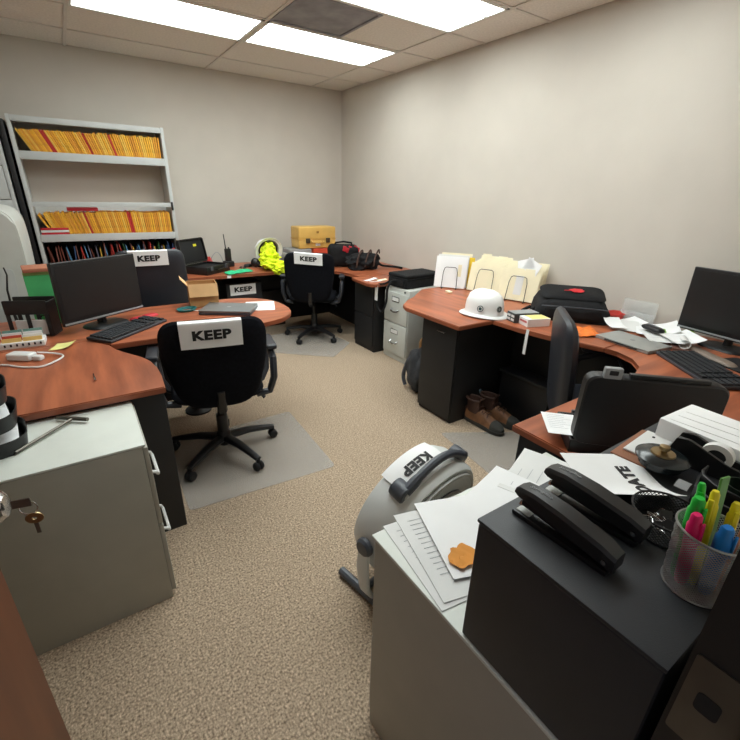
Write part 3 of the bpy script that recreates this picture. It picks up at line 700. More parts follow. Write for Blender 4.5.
# ---- on the putty cabinet: T-handle tool and stacked letter trays
t = thing('t_handle_tool', 'steel T-handle tool lying on the putty file cabinet', 'tool', (-.13, 1.715, .712))
fin('crossbar', tube(nb(), [(-.045, .042, .004), (.045, -.028, .004)], .0075, 10), M_STEEL, t)
fin('rod', tube(nb(), [(0, .006, .004), (-.155, -.15, .0)], .0055, 10), M_STEEL, t)
for k in range(4):
    z = .7035+k*.083
    tr = thing('letter_tray', ['black letter tray at the bottom of the stack on the putty cabinet', 'black letter tray second from the bottom of the stack', 'black letter tray third from the bottom of the stack', 'black letter tray at the top of the stack on the putty cabinet'][k], 'letter tray', (-.41-.008*k, 1.648, z), R(8-6*(k % 2)), 'stacked letter trays')
    ol = round_rect(.30, .205, .08, 8)
    b = nb(); n = len(ol)
    prism(b, ol, 0, .004)
    def rim(s, h): return [(x*s, y*s, h+.018*(x > .05)*0) for x, y in ol]
    for (s0, h0), (s1, h1) in (((1.0, .0), (1.06, .052)),):
        A = [b.verts.new(p) for p in rim(s0, h0)]; B = [b.verts.new(p) for p in rim(s1, h1)]
        A2 = [b.verts.new(p) for p in rim(s0-.02, h0+.004)]; B2 = [b.verts.new(p) for p in rim(s1-.02, h1)]
        for i in range(n):
            j = (i+1) % n
            b.faces.new((A[i], A[j], B[j], B[i])); b.faces.new((A2[j], A2[i], B2[i], B2[j])); b.faces.new((B[i], B[j], B2[j], B2[i]))
    fin('tray', b, M_BLACKPL, tr)
    for a, s in ((.09, 1), (-.09, 1)): fin('post', bb(nb(), (a-.01, .085, .045), (a+.01, .094, .0825), .002, 1), M_BLACKPL, tr)
    if k < 4:
        st = thing('paper_stack', ['white paper stack in the bottom letter tray', 'crumpled paper stack in the second letter tray from the bottom', 'paper stack in the third letter tray from the bottom', 'folded papers in the top letter tray'][k], 'paper stack', (-.41-.008*k, 1.648, z+.0045), R(6+5*k))
        for q in range(3):
            fin('sheet', sheet(nb(), .255-.01*q, .165, 8, 6, lambda u, v, q=q: (u+.008*q, v, .001+q*.008+.010*abs(math.sin(6*u+q))+.012*max(0, u/.27+.2)*math.sin(14*v+q)**2), .004), M_PAPER if q != 1 else M_PAPER2, st)
# ================================================================== BACK DESK
def open_case(label, loc, rz, w, d, hb, hl, ang, sticker=True):
    t = thing('hard_case', label, 'case', loc, rz)
    b = nb(); th = .008
    prism(b, round_rect(w, d, .03, 4), 0, th)
    for s in (-1, 1): bb(b, (-w/2, s*(d/2-th/2)-th/2, 0), (w/2, s*(d/2-th/2)+th/2, hb), .003); bb(b, (s*(w/2-th/2)-th/2, -d/2, 0), (s*(w/2-th/2)+th/2, d/2, hb), .003)
    fin('base', b, M_BLACKPL, t)
    fin('foam', bb(nb(), (-w/2+.009, -d/2+.009, .0085), (w/2-.009, d/2-.009, hb*.7), .004), M_BLACKSOFT, t)
    lb_ = nb(); rr = min(.035, hl*.2); ol = [(x, z+hl/2) for x, z in round_rect(w, hl, rr, 5)]; il = [(x, z+hl/2) for x, z in round_rect(w-.022, hl-.022, rr*.8, 5)]
    n_ = len(ol); A = [[lb_.verts.new((p[0], y, p[1])) for p in q] for q, y in ((ol, .0), (ol, -.036), (il, -.036), (il, -.006))]
    cp = [lb_.verts.new((p[0]*.975, .006, hl/2+(p[1]-hl/2)*.965)) for p in ol]
    lb_.faces.new(cp); lb_.faces.new(A[3])
    for q0, q1 in ((cp, A[0]), (A[0], A[1]), (A[1], A[2]), (A[2], A[3])):
        for i_ in range(n_): lb_.faces.new((q0[i_], q0[(i_+1) % n_], q1[(i_+1) % n_], q1[i_]))
    ld = fin('lid', lb_, M_BLACKPL, t, (0, d/2+.012, hb), (-ang, 0, 0))
    fin('lid_foam', bb(nb(), (-w/2+.014, -.02, .014), (w/2-.014, -.0065, hl-.014), .004), M_BLACKSOFT, ld)
    if sticker: fin('sticker', bx(nb(), (.05, -.021, hl*.72), (.045, .001, .022)), mat('yellow_sticker', (226, 210, 40), .6), ld, smooth=0)
    fin('handle', tube(nb(), [(-.05, -d/2, hb*.6), (-.05, -d/2-.025, hb*.55), (.05, -d/2-.025, hb*.55), (.05, -d/2, hb*.6)], .007, 8), M_BLACKPL, t)
    for s in (-1, 1): fin('latch', bx(nb(), (s*w*.32, -d/2-.006, hb*.75), (.04, .012, .04), None, .003), M_DGREY, t)
    return t, ld
open_case('open black hard case with yellow sticker on the back desk', (1.07, 4.56, ZK), R(38), .36, .28, .075, .24, R(10))
solo('manual', bb(nb(), (0, 0, 0), (.012, .2, .22), .001, 1), M_RFOLD, 'thin red booklet leaning behind the open black case', 'booklet', (.80, 4.66, ZK), 0, rot=(0, R(-14), R(-24)))
t = thing('two_way_radio', 'black two-way radio with antenna standing in charger on back desk', 'radio', (1.36, 4.80, ZK), R(10))
fin('charger', bx(nb(), (0, 0, .03), (.09, .10, .058), None, .012, 3), M_BLACKPL, t)
fin('body', bx(nb(), (0, .0, .12), (.062, .04, .14), None, .010, 3), M_BLACKPL, t)
fin('antenna', tube(nb(), [(-.02, 0, .185), (-.022, 0, .22), (-.03, .0, .34)], [.008, .006, .005], 8), M_BLACKPL, t)
fin('knob', lathe(nb(), [(0, .185), (.008, .185), (.008, .203), (0, .203)], 10), M_BLACKPL, t, (.015, 0, 0))
t = thing('speaker_mic', 'black radio speaker microphone lying beside the two-way radio', 'microphone', (1.54, 4.70, ZK), R(30))
fin('body', pillow(nb(), round_rect(.10, .06, .02, 4), .03, 0, None, pw=6), M_BLACKPL, t, (0, 0, .001))
fin('cord', loop_cord([(-.05, 0, .015), (-.10, .03, .006), (-.13, -.02, .006), (-.09, -.05, .006), (-.14, -.06, .006)], .004), M_BLACKPL, t)
solo('cable', loop_cord([(1.17, 4.84, ZK+.01), (1.19, 4.82, ZK+.10), (1.25, 4.82, ZK+.155), (1.30, 4.83, ZK+.09), (1.31, 4.84, ZK+.008)], .003), M_GREYPL, 'thin grey cable looped beside the open black case', 'cable')
solo('red_pad', lump(nb(), (0, 0, .05), (.05, .04, .05), 4, .3, 3, 3, -.05), M_RFOLD, 'dark red pouch behind the open black case', 'pouch', (1.17, 4.93, ZK))
# green cloth
b = nb(); sheet(b, .30, .13, 14, 8, lambda u, v: (u+.12*v, v+.1*u, .006+.016*abs(noise.noise(Vector((u*16, v*16, 1.3))))+.012*math.sin(u*22)**2*(v > -.02)), .003)
solo('cleaning_cloth', b, M_GREENCLOTH, 'crumpled green cloth in front of the two-way radio', 'cloth', (1.33, 4.37, ZK), R(14))
solo('tag', bx(nb(), (0, 0, .0), (.04, .0015, .025)), M_PAPER, 'small white tag stuck on back desk edge below green cloth', 'tag', (1.20, 4.268, ZK-.014), 0)
# tipped hard hat stuffed with a safety vest
def hard_hat(label, loc, rot, rim=.145, emblem=True):
    t = thing('hard_hat', label, 'hard hat', loc, rot=rot)
    b = nb(); n = 40; prof = [(1.0, .0, 0), (.97, .006, 0), (.80, .012, 0), (.77, .022, 0), (.765, .05, 1), (.74, .085, 1), (.66, .118, 1), (.5, .142, 1), (.28, .155, 1), (0, .159, 1)]
    rings = []
    for r, z, dome in prof:
        rg = []
        for j in range(n):
            a = 2*PI*j/n; rr = r*rim
            ridge = 0.006*dome*(max(0, math.cos(3*a*0+0)) if False else 0)
            k = (1.12 if abs(math.cos(a)) > 0 else 1)
            x = rr*1.10*math.cos(a); y = rr*math.sin(a)
            zz = z+(.007 if dome and abs(y) < .018 else 0)-(.012*math.cos(a)**2 if not dome else 0)+.012
            rg.append(b.verts.new((x, y, zz)))
        rings.append(rg)
    for A, B in zip(rings, rings[1:]):
        for j in range(n): b.faces.new((A[j], A[(j+1) % n], B[(j+1) % n], B[j]))
    bmesh.ops.remove_doubles(b, verts=rings[-1], dist=.0005)
    sh = fin('shell', b, M_WHITEPL, t, smooth=50)
    sh.data.materials[0] = mat('hat_white', (236, 236, 234), .35, var=.02)
    md = sh.modifiers.new('solid', 'SOLIDIFY'); md.thickness = .003; md.offset = -1
    fin('suspension', lathe(nb(), [(rim*.70, .016), (rim*.72, .016), (rim*.72, .045), (rim*.70, .045)], 28, None, True), M_BLACKPL, t)
    if emblem:
        for (a, m1, m2) in ((-1.35, mat('emblem_dark', (50, 80, 84), .5), M_PAPER2), (-.35, mat('emblem_grey', (130, 134, 130), .5), M_INK)):
            c = Vector((rim*.86*math.cos(a), rim*.775*math.sin(a), .065)); mm = Matrix.Translation(c) @ Matrix.Rotation(a, 4, 'Z') @ Matrix.Rotation(R(82), 4, 'Y')
            e = fin('emblem', lathe(nb(), [(0, 0), (.021, 0), (.021, .004), (0, .004)], 20, mm), m1, t)
            fin('emblem_ring', lathe(nb(), [(.011, .004), (.016, .004), (.016, .005), (.011, .005)], 20, mm, True), m2, e)
        for s in (-1, 1):
            fin('stripe', tube(nb(), [(.10*math.cos(a)*1.05, s*.045, .079+.066*math.sin(a)) for a in (0.5, .8, 1.1, 1.4, 1.7, 2.0)], .0022, 6), M_GREYPL, t)
    return t
hard_hat('white hard hat tipped over and stuffed with yellow vest on back desk', (1.80, 4.72, ZK+.15), (R(-76), 0, R(5)), .15, False)
b = nb()
lump(b, (1.79, 4.72, ZK+.15), (.085, .07, .09), 2, .45, 2.5, 4); lump(b, (1.74, 4.57, ZK+.09), (.10, .11, .09), 5, .5, 3, 4, -.088); lump(b, (1.72, 4.41, ZK+.055), (.12, .14, .055), 7, .5, 3, 4, -.053); lump(b, (1.735, 4.262, ZK+.022), (.085, .06, .05), 9, .4, 3, 4)
vt = solo('safety_vest', b, M_HIVIS, 'bright yellow safety vest spilling out of the tipped hard hat', 'vest')
fin('hanging_corner', sheet(nb(), .17, .24, 8, 10, lambda u, v: (1.80+u+.03*v, 4.26-.02*math.sin(v*8)-.12*max(0, v)+(.02 if v < 0 else 0), ZK-.02-v*.6+.03*(v < -.04)) if False else (1.745+u*.75+.05*math.sin(v*9), 4.25+.01*math.sin(u*40), ZK-.005-v*.28), .004), M_HIVIS, vt)
t = thing('ear_muffs', 'black ear muff beside the tipped hard hat on back desk', 'ear muffs', (1.60, 4.63, ZK))
fin('cup', lump(nb(), (0, 0, .05), (.05, .04, .05), 1, .08, 2, 3, -.05), M_BLACKPL, t)
fin('cushion', lump(nb(), (.03, -.03, .035), (.035, .03, .035), 2, .08, 2, 3), M_BLACKSOFT, t)
# stacked cases in the far corner
t = thing('hard_case', 'yellow hard case stacked in the far corner of back desk', 'case', (2.39, 4.74, ZK+.152), R(-2))
fin('body', bb(nb(), (-.21, 0, 0), (.27, .25, .105), .018, 3), M_YCASE, t); ld = fin('lid', bb(nb(), (-.21, 0, .109), (.27, .25, .245), .02, 3), M_YCASE, t)
fin('rim', bb(nb(), (-.214, -.004, .102), (.274, .254, .112), .003), M_YCASE, t)
for x in (-.10, .16): fin('latch', bx(nb(), (x, -.01, .09), (.05, .02, .055), None, .004), mat('dark_latch', (70, 58, 40), .5), t)
fin('handle', tube(nb(), [(-.05, -.002, .085), (-.05, -.022, .07), (.09, -.022, .07), (.09, -.002, .085)], .009, 8), M_YCASE, t)
fin('label_patch', bx(nb(), (.03, -.0015, .045), (.06, .002, .028)), M_PAPER2, t, smooth=0)
fin('emblem', bx(nb(), (.03, -.0015, .185), (.03, .002, .025)), mat('dark_amber', (150, 104, 40), .5), t, smooth=0)
t = thing('hard_case', 'flat grey case under the yellow hard case', 'case', (2.18, 4.74, ZK), 0)
for k in range(3): fin('shell', bb(nb(), (-.14+.01*k, 0, .001+.05*k), (.155, .26, .049+.05*k), .008, 2), M_GREYPL if k % 2 == 0 else M_GREYMET, t)
t = thing('tool_case', 'orange-red case under the yellow hard case beside black bags', 'case', (2.50, 4.73, ZK), 0)
fin('body', bb(nb(), (-.145, 0, .001), (.15, .26, .15), .012, 3), mat('orange_red', (206, 76, 48), .5), t); fin('band', bb(nb(), (-.146, -.002, .06), (.151, .262, .075), .002), M_RFOLD, t)
# tool bags
t = thing('tool_bag', 'black tool bag with red trim on the back corner desk', 'bag', (2.50, 4.28, ZK), R(-20))
fin('body', pillow(nb(), rpoly([(-.17, .0), (.17, 0), (.18, .20), (.14, .24), (-.15, .25), (-.18, .20)], .04, 4), .09, .09, lambda u, v, w: (u, -w, v+.001+.006*noise.noise(Vector((u*9, v*9, w*9)))), pw=6), M_NYLON, t)
for k in range(6): fin('red_strap', bx(nb(), (.0+.032*k, -.086+.010*k, .205-.018*(k % 2)), (.036, .03, .055), (0, R(15), 0), .006), M_RED, t)
fin('handle', tube(nb(), [(-.10, -.02, .235), (-.09, -.03, .265), (.0, -.03, .275), (.09, -.03, .262), (.10, -.02, .23)], .010, 8), M_NYLON, t)
t = thing('tool_bag', 'slumped black bag with brown straps beside the red trimmed bag', 'bag', (2.60, 4.02, ZK), R(-10))
fin('body', lump(nb(), (0, 0, .085), (.20, .11, .095), 3, .35, 2.2, 4, -.084), M_NYLON, t)
for k in range(3): fin('strap', loop_cord([(-.12+.1*k, -.11, .04), (-.10+.1*k, -.10, .13), (-.05+.1*k, -.05, .19), (.0+.1*k, .02, .20), (.02+.1*k, .05, .16)], .009), M_BROWNL, t)
fin('shoulder_strap', loop_cord([(.16, -.02, .08), (.24, .02, .03), (.32, .0, .02), (.40, -.04, .014), (.43, -.11, .012)], .013), M_NYLON, t)
for (x, y, w, h, rz, m_, lb) in ((2.33, 3.46, .16, .05, .3, M_PAPER, 'white tag lying on the back desk corner'), (2.42, 3.40, .10, .06, -.2, M_MANILA, 'manila tag lying on the back desk corner'), (2.32, 3.36, .12, .02, -.4, M_PAPER, 'thin white paper strip on the back desk corner')):
    paper(lb, x, y, ZK, w, h, rz, .01, m_)
# soft case on grey cabinet
t = thing('soft_case', 'black padded soft case on top of light grey file cabinet', 'case', (2.585, 3.125, .7005), R(4))
fin('body', bb(nb(), (-.20, -.135, .002), (.24, .13, .085), .02, 3), M_NYLON, t); fin('lid', bb(nb(), (-.20, -.135, .089), (.24, .13, .125), .018, 3), M_NYLON, t)
fin('zipper', bb(nb(), (-.202, -.137, .084), (.242, .132, .090), .002), M_BLACKSOFT, t)
fin('pocket', bb(nb(), (-.212, -.10, .015), (-.199, .10, .075), .005), M_NYLON, t)
st = fin('strap', loop_cord([(-.20, .0, .06), (-.255, .01, .06), (-.29, .02, .0), (-.292, .03, -.12), (-.292, .06, -.2), (-.292, .10, -.24), (-.292, .15, -.20), (-.292, .17, -.10), (-.29, .172, .0), (-.24, .12, .02), (-.20, .09, .05)], .010), M_NYLON, t)
fin('white_tag', bx(nb(), (-.305, .165, -.07), (.003, .04, .14)), M_PAPER2, st, smooth=0)
fin('buckle', bx(nb(), (.245, -.05, .05), (.012, .04, .03), None, .003), M_GREYPL, t)
# ================================================================== RIGHT DESK
def wire_arch(w, h, r=.0028, top=.7):
    return tube(nb(), [(0, -w/2, 0), (0, -w/2*.93, h*.75), (0, -w/2*.8, h*.95), (0, -w/2*.6, h), (0, w/2*.6, h), (0, w/2*.8, h*.95), (0, w/2*.93, h*.75), (0, w/2, 0)], r, 6)
def sorter(label, loc, rz, n, pitch, w, h):
    t = thing('wire_sorter', label, 'file sorter', loc, rz)
    b = nb(); bb(b, (-.015, -w/2, 0), (n*pitch+.005, -w/2+.008, .006)); bb(b, (-.015, w/2-.008, 0), (n*pitch+.005, w/2, .006))
    fin('base_rail', b, M_BLKWIRE, t)
    for k in range(n+1): fin('wire_divider', wire_arch(w, h-.0*k), M_BLKWIRE, t, (k*pitch-.008, 0, .006), (0, R(14), 0))
    return t
def std_folder(label, base, rz, x, w, h, m, dy=0, lean=14, tab=0.0, group=None, th=.004, sticker=False, z0=.008):
    t = thing('file_folder', label, 'folder', base, rz, group)
    p = fin('cover', bb(nb(), (0, -w/2+dy, 0), (th, w/2+dy, h), .0012, 1), m, t, (x, 0, z0), (0, R(lean), 0))
    if tab is not None: fin('tab', bb(nb(), (0, tab-.04+dy, h), (th*.6, tab+.04+dy, h+.014), .0006, 1), m, t, (x, 0, z0), (0, R(lean), 0))
    if sticker: fin('label_card', bx(nb(), (-.0012, dy+.0, h*.5), (.0012, .06, h*.62)), M_PAPER2, t, (x, 0, z0), (0, R(lean), 0), smooth=0)
    return t
SA = (2.64, 2.70, ZR)
sorter('wire sorter with white and yellow folders beside the grey cabinet', SA, R(38), 4, .045, .13, .18)
M_YF = mat('bright_yellow_folder', (240, 200, 50), .7)
for k, (m_, lb, dy, h) in enumerate(((M_PAPER, 'white folder at the front of the small wire sorter', 0, .265), (M_PAPER2, 'off-white folder second in the small wire sorter', -.006, .275), (M_YF, 'bright yellow folder in the small wire sorter', -.05, .255), (M_MANILA, 'manila folder at the back of the small wire sorter', -.02, .28))):
    f_ = std_folder(lb, SA, R(38),   .018+.045*k, .27, h, m_, dy, 13, None)
    if k == 0: fin('yellow_label', bx(nb(), (-.0012, -.075, .15), (.0014, .03, .10)), M_MANILA, f_, (.018, 0, .008), (0, R(13), 0), smooth=0)
solo('eraser', bx(nb(), (0, 0, .009), (.035, .06, .016), None, .003), M_MANILA, 'small cream block in front of the small wire sorter', 'block', (2.53, 2.58, ZR), R(-10))
for q, (y0, wd, nm) in enumerate(((2.44, .28, 'nearer the white hard hat'), (2.10, .30, 'nearer the black laptop bag'))):
    base = (2.78-.01*q, y0, ZR); rz = R(20)
    sorter('wire sorter of manila folders '+nm, base, rz, 6, .033, .15, .19)
    for k in range(7):
        std_folder('manila folder in the wire sorter '+nm, base, rz, .014+.033*min(k, 6) - (.017 if k == 6 else 0), wd-.006*(k % 3), .235+.007*k, M_MANILA, random.uniform(-.012, .012), 16, random.uniform(-.09, .09), 'manila folders '+nm, sticker=(k == 0 and q == 1))
for (dy, rx, lb) in ((.03, 20, 'white sheet sticking up out of the manila folders, tilted to the hard hat'), (-.06, -18, 'white sheet sticking up out of the manila folders, tilted to the laptop bag')):
    o = solo('paper_sheet', bb(nb(), (0, -.07, 0), (.0012, .07, .28)), M_PAPER, lb, 'paper', (2.84, 2.12+dy, ZR+.05), rot=(R(rx), R(12), 0))
t = hard_hat('white hard hat with round emblems on the right desk', (2.27, 1.955, ZR-.001), (0, 0, R(-75)), .157, True)
# black device behind hat
t = thing('desk_phone', 'small black device behind the white hard hat', 'device', (2.60, 2.24, ZR), R(15))
fin('body', bx(nb(), (0, 0, .02), (.08, .15, .036), None, .008, 2), M_BLACKPL, t); fin('top_plate', bx(nb(), (0, .02, .041), (.05, .06, .006), None, .002), M_DGREY, t)
# small boxes
t = thing('small_box', 'small black and grey product box beside white hard hat', 'box', (2.37, 1.71, ZR), R(-18))
fin('carton', bb(nb(), (-.09, -.045, .0005), (.09, .045, .062), .002, 1), mat('dark_carton', (66, 68, 70), .5), t)
fin('top_print', bb(nb(), (-.088, -.043, .0622), (.088, .043, .063)), M_GREYPL, t, smooth=0)
for k in range(2):
    for j in range(2): fin('print', bx(nb(), (-.091, -.022+.044*k, .018+.024*j), (.0012, .034, .014)), M_PAPER2, t, smooth=0)
t = thing('small_box', 'small white product box with red print beside the black box', 'box', (2.36, 1.61, ZR), R(-20))
fin('carton', bb(nb(), (-.08, -.05, .0005), (.08, .05, .052), .002, 1), M_PAPER, t)
fin('print', bx(nb(), (-.081, .0, .03), (.0012, .075, .012)), mat('pink_print', (206, 110, 110), .6), t, smooth=0)
fin('top_print', bb(nb(), (-.05, -.045, .0522), (.075, .045, .0528)), mat('pale_yellow_print', (238, 222, 140), .6), t, smooth=0)
solo('paper_strip', sheet(nb(), .02, .16, 2, 10, lambda u, v: (-.004+.02*max(0, v)*(8 if v > .05 else 0)*.2, u, -.06+v+0*u), .0008), M_PAPER, 'white paper strip hanging over the right desk edge', 'strip', (2.195, 1.53, ZR-.005))
# laptop bag
t = thing('laptop_bag', 'black laptop bag with red logo lying on the right desk', 'bag', (2.75, 1.62, ZR), R(-50))
fin('body', pillow(nb(), rpoly([(-.24, -.16), (.24, -.16), (.25, .17), (-.25, .17)], .05, 4), .185, .0, lambda u, v, w: (u, v, .001+w*(.85+.18*v/.16)+.006*noise.noise(Vector((u*8, v*8, 3)))), pw=5), M_NYLON, t)
fin('flap', pillow(nb(), rpoly([(-.20, -.10), (.20, -.10), (.21, .12), (-.21, .12)], .05, 4), .022, .0, lambda u, v, w: (u, v+.01, .162+w+.2*v+.0*u-.35*u*u*.5), pw=4), M_NYLON, t)
fin('front_pocket', pillow(nb(), rpoly([(-.18, .01), (.18, .01), (.17, .085), (-.17, .085)], .02, 4), .025, .01, lambda u, v, w: (u, -.155-w, v+.01), pw=5), M_NYLON, t)
fin('zipper', tube(nb(), [(-.2, -.163, .10), (-.1, -.168, .103), (.1, -.168, .103), (.2, -.163, .10)], .004, 6), M_DGREY, t)
fin('handle', loop_cord([(-.10, .15, .12), (-.08, .175, .135), (.0, .18, .14), (.08, .175, .135), (.10, .15, .12)], .011), M_NYLON, t)
b = nb(); lump(b, (0, 0, 0), (.042, .034, .004), 3, .5, 3, 3); bx(b, (-.055, -.006, 0), (.06, .006, .003))
fin('logo', b, mat('red_logo', (206, 40, 48), .6), t, (.02, -.01, .186), (R(10), 0, R(12)))
fin('strap', loop_cord([(-.22, -.05, .06), (-.27, -.08, .03), (-.31, -.05, .012), (-.30, .03, .012), (-.25, .08, .03)], .012), M_NYLON, t)
# orange cloth, red slips
b = nb(); sheet(b, .23, .18, 16, 12, lambda u, v: (u, v+.1*u, .004+.020*abs(noise.noise(Vector((u*22, v*22, 5.5))))), .003)
solo('orange_cloth', b, M_ORANGE, 'crumpled orange cloth on right desk between bag and silver laptop', 'cloth', (2.45, 1.36, ZR), R(-35))
solo('red_pad', lump(nb(), (0, 0, .022), (.09, .06, .03), 6, .4, 3, 3, -.021), M_RFOLD, 'crumpled red packet behind the black laptop bag', 'packet', (2.98, 1.44, ZR))
laptop('closed silver laptop on the right desk', (2.545, 1.085, ZR), R(83), M_SILVER, .32, .215, .02)
k = 0
for (x, y, w, h, rz, cu, m_, lb) in ((2.93, 1.33, .216, .16, -.6, .03, M_PAPER, 'white folded paper nearest the clear holder on right desk'), (2.83, 1.27, .20, .15, .5, .02, M_PAPER2, 'off-white paper behind the silver laptop'), (2.90, 1.12, .216, .28, -1.1, .05, M_PAPER, 'white curled sheet on the pile beside right monitor'),
        (2.78, 1.02, .216, .25, -.9, .015, M_PAPER2, 'grey-white sheet under the black glasses case'), (2.75, 1.30, .14, .10, .9, .03, M_PAPER, 'small white slip beside the red packet'), (2.86, .97, .16, .21, -1.0, .01, mat('green_paper', (140, 190, 80), .8), 'green sheet in the pile beside right monitor'), (2.76, .93, .15, .2, -.7, .03, M_PAPER, 'white sheet under the right monitor edge')):
    paper(lb, x, y, ZR+.0005+.006*k, w, h, rz, cu, m_, 4 if w > .2 else 0); k += 1
t = thing('glasses_case', 'black glasses case on the papers behind silver laptop', 'case', (2.80, 1.10, ZR+.045), R(-25))
fin('shell', pillow(nb(), round_rect(.06, .15, .028, 6), .018, .014, None, pw=4), M_BLACKPL, t); fin('label_print', bx(nb(), (-.004, 0, .0185), (.02, .06, .001)), M_DGREY, t)
t = thing('rolled_magazine', 'rolled magazine at the end of the paper pile by the keyboard', 'magazine', (2.71, .90, ZR+.005), R(-60))
b = nb(); sheet(b, .2, .12, 20, 4, lambda u, v: (.03*math.cos(u*22)*(1-.8*abs(u)), v, .032+.026*math.sin(u*22)*(1-.6*abs(u))), .002); fin('pages', b, M_PAPER2, t)
fin('cover', bb(nb(), (-.05, -.065, .0), (.05, .065, .006), .001, 1), mat('brown_cover', (120, 84, 74), .6), t)
t = thing('brochure_holder', 'clear acrylic holder standing against the right wall', 'holder', (3.06, 1.33, ZR), 0)
fin('panel', bb(nb(), (.03, -.11, 0), (.034, .11, .135), .001, 1), M_CLEAR, t); fin('panel', bb(nb(), (.0, -.11, 0), (.004, .11, .06), .001, 1), M_CLEAR, t); fin('foot', bb(nb(), (-.02, -.11, 0), (.0335, .11, .003), .001, 1), M_CLEAR, t)
m2 = monitor('black monitor on the right wall desk', (2.90, .775, ZR), R(-99), .52, .36, .055)
fin('logo', lathe(nb(), [(0, 0), (.010, 0), (.010, .001), (0, .001)], 16, Matrix.Rotation(PI/2, 4, 'X')), M_GREYPL, m2, (0, -.0035, .055+.348))
keyboard('large black keyboard in front of the right monitor', (2.41, .69, ZR+.003), R(-128), .46, .19)
solo('mouse_pad', prism(nb(), round_rect(.22, .20, .03, 4), .0005, .006, .002), M_BLACKSOFT, 'black mouse pad under the right monitor', 'mouse pad', (2.66, .60, ZR), R(-110))
solo('wrist_rest', pillow(nb(), round_rect(.36, .06, .028, 6), .02, 0, None, pw=6), mat('taupe_rest', (130, 116, 104), .5), 'taupe wrist rest between right keyboard and monitor', 'wrist rest', (2.68, .77, ZR+.001), R(-118))
# near return: open case seen from behind, sheet of paper
t, ld = open_case('open black hard case on the right desk return, seen from behind the lid', (1.405, .550, ZR), R(135), .38, .20, .045, .235, R(2), False)
fin('latch', bx(nb(), (.125, .0, .248), (.05, .02, .035), None, .006), M_GREYPL, ld)
fin('latch_slot', bx(nb(), (.125, .0045, .251), (.026, .014, .016), None, .004), M_INK, ld)
fin('lid_rib', bx(nb(), (-.03, -.01, .241), (.21, .018, .012), None, .003), M_BLACKPL, ld)
paper('white printed sheet sticking out of the open case on right desk return', 1.265, .690, ZR+.0465, .11, .15, R(-45), 0, None, 8)

# ================================================================== ON THE FLOOR
def loft(bm, secs, cap=True):
    n = len(secs[0]); rg = [[bm.verts.new(p) for p in s] for s in secs]
    for A, B in zip(rg, rg[1:]):
        for j in range(n): bm.faces.new((A[j], A[(j+1) % n], B[(j+1) % n], B[j]))
    if cap: bm.faces.new(rg[0][::-1]); bm.faces.new(rg[-1])
    return bm
def boot(label, loc, rz):
    """toe to local -y; about 30 cm long"""
    t = thing('work_boot', label, 'boot', loc, rz, 'pair of work boots')
    sole = [(0, .15), (.034, .14), (.040, .10), (.036, .03), (.044, -.05), (.048, -.10), (.042, -.145), (.02, -.17), (0, -.175)]
    sole = sole + [(-x, y) for x, y in sole[-2:0:-1]]
    fin('sole', prism(nb(), sole, 0, .030, .005), M_SOLE, t)
    def sec(y, hw, z1, zb=.028): return [(hw*math.copysign(abs(math.cos(a))**.7, math.cos(a)), y, zb+(z1-zb)*max(0, math.sin(a))**.75) for a in [PI*j/14 for j in range(15)]]
    fin('upper', loft(nb(), [sec(.142, .025, .09), sec(.12, .036, .115), sec(.06, .038, .12), sec(.0, .038, .115), sec(-.05, .042, .095), sec(-.09, .045, .078)]), M_TAN, t)
    fin('toe_cap', loft(nb(), [sec(-.088, .0455, .080), sec(-.12, .044, .074), sec(-.15, .034, .060), sec(-.168, .018, .045)]), M_SOLE, t)
    def ring(z, cy, rx, ry): return [(rx*math.cos(2*PI*j/18), cy+ry*math.sin(2*PI*j/18), z) for j in range(18)]
    b = nb(); loft(b, [ring(.085, .075, .040, .066), ring(.12, .08, .041, .062), ring(.155, .088, .043, .060), ring(.175, .092, .046, .062), ring(.178, .092, .040, .056), ring(.14, .085, .034, .052), ring(.10, .08, .033, .05)], False)
    fin('shaft', b, M_BROWNL, t)
    fin('collar', tube(nb(), [(.045*math.cos(a), .092+.062*math.sin(a), .177) for a in [2*PI*j/18 for j in range(18)]], .008, 8, True), M_BROWNL, t)
    fin('tongue', loft(nb(), [[(-.025, .02, .10), (.025, .02, .10), (.025, .032, .10), (-.025, .032, .10)], [(-.028, .032, .17), (.028, .032, .17), (.028, .042, .17), (-.028, .042, .17)], [(-.026, .022, .195), (.026, .022, .195), (.026, .030, .197), (-.026, .030, .197)]]), M_BROWNL, t)
    for k in range(5):
        y = -.045+.022*k; z = .104+.010*k; s = 1 if k % 2 else -1
        fin('lace', tube(nb(), [(-.036, y+.008*s, z-.008), (-.015, y, z+.008), (.015, y, z+.008), (.036, y-.008*s, z-.008)], .003, 6), M_BROWNL, t)
    fin('pull_loop', loop_cord([(-.012, .15, .16), (-.012, .162, .19), (.0, .165, .20), (.012, .162, .19), (.012, .15, .16)], .004), M_TEAL if False else mat('loop_grey', (110, 130, 140), .7), t)
    fin('heel_patch', bx(nb(), (0, .142, .07), (.05, .008, .07), None, .003), M_BROWNL, t)
    return t
boot('brown leather work boot on the right desk pedestal side of the pair', (2.14, 1.725, .0042), R(4))
boot('brown leather work boot closer to the black bin', (2.28, 1.71, .0042), R(12))
t = thing('backpack', 'dark grey backpack slumped against right desk pedestal', 'backpack', (2.15, 2.44, 0), R(-30))
fin('body', lump(nb(), (0, 0, .17), (.11, .16, .185), 8, .25, 2, 4, -.169), mat('charcoal_nylon', (58, 60, 64), .8, var=.2, scale=25), t)
fin('strap', loop_cord([(-.06, .0, .30), (-.10, .04, .22), (-.125, .05, .10), (-.11, .02, .03)], .016), M_DGREY, t)
fin('carry_loop', loop_cord([(.0, .03, .34), (.0, .035, .40), (.02, .04, .42), (.03, .05, .35)], .012), M_CARD, t)
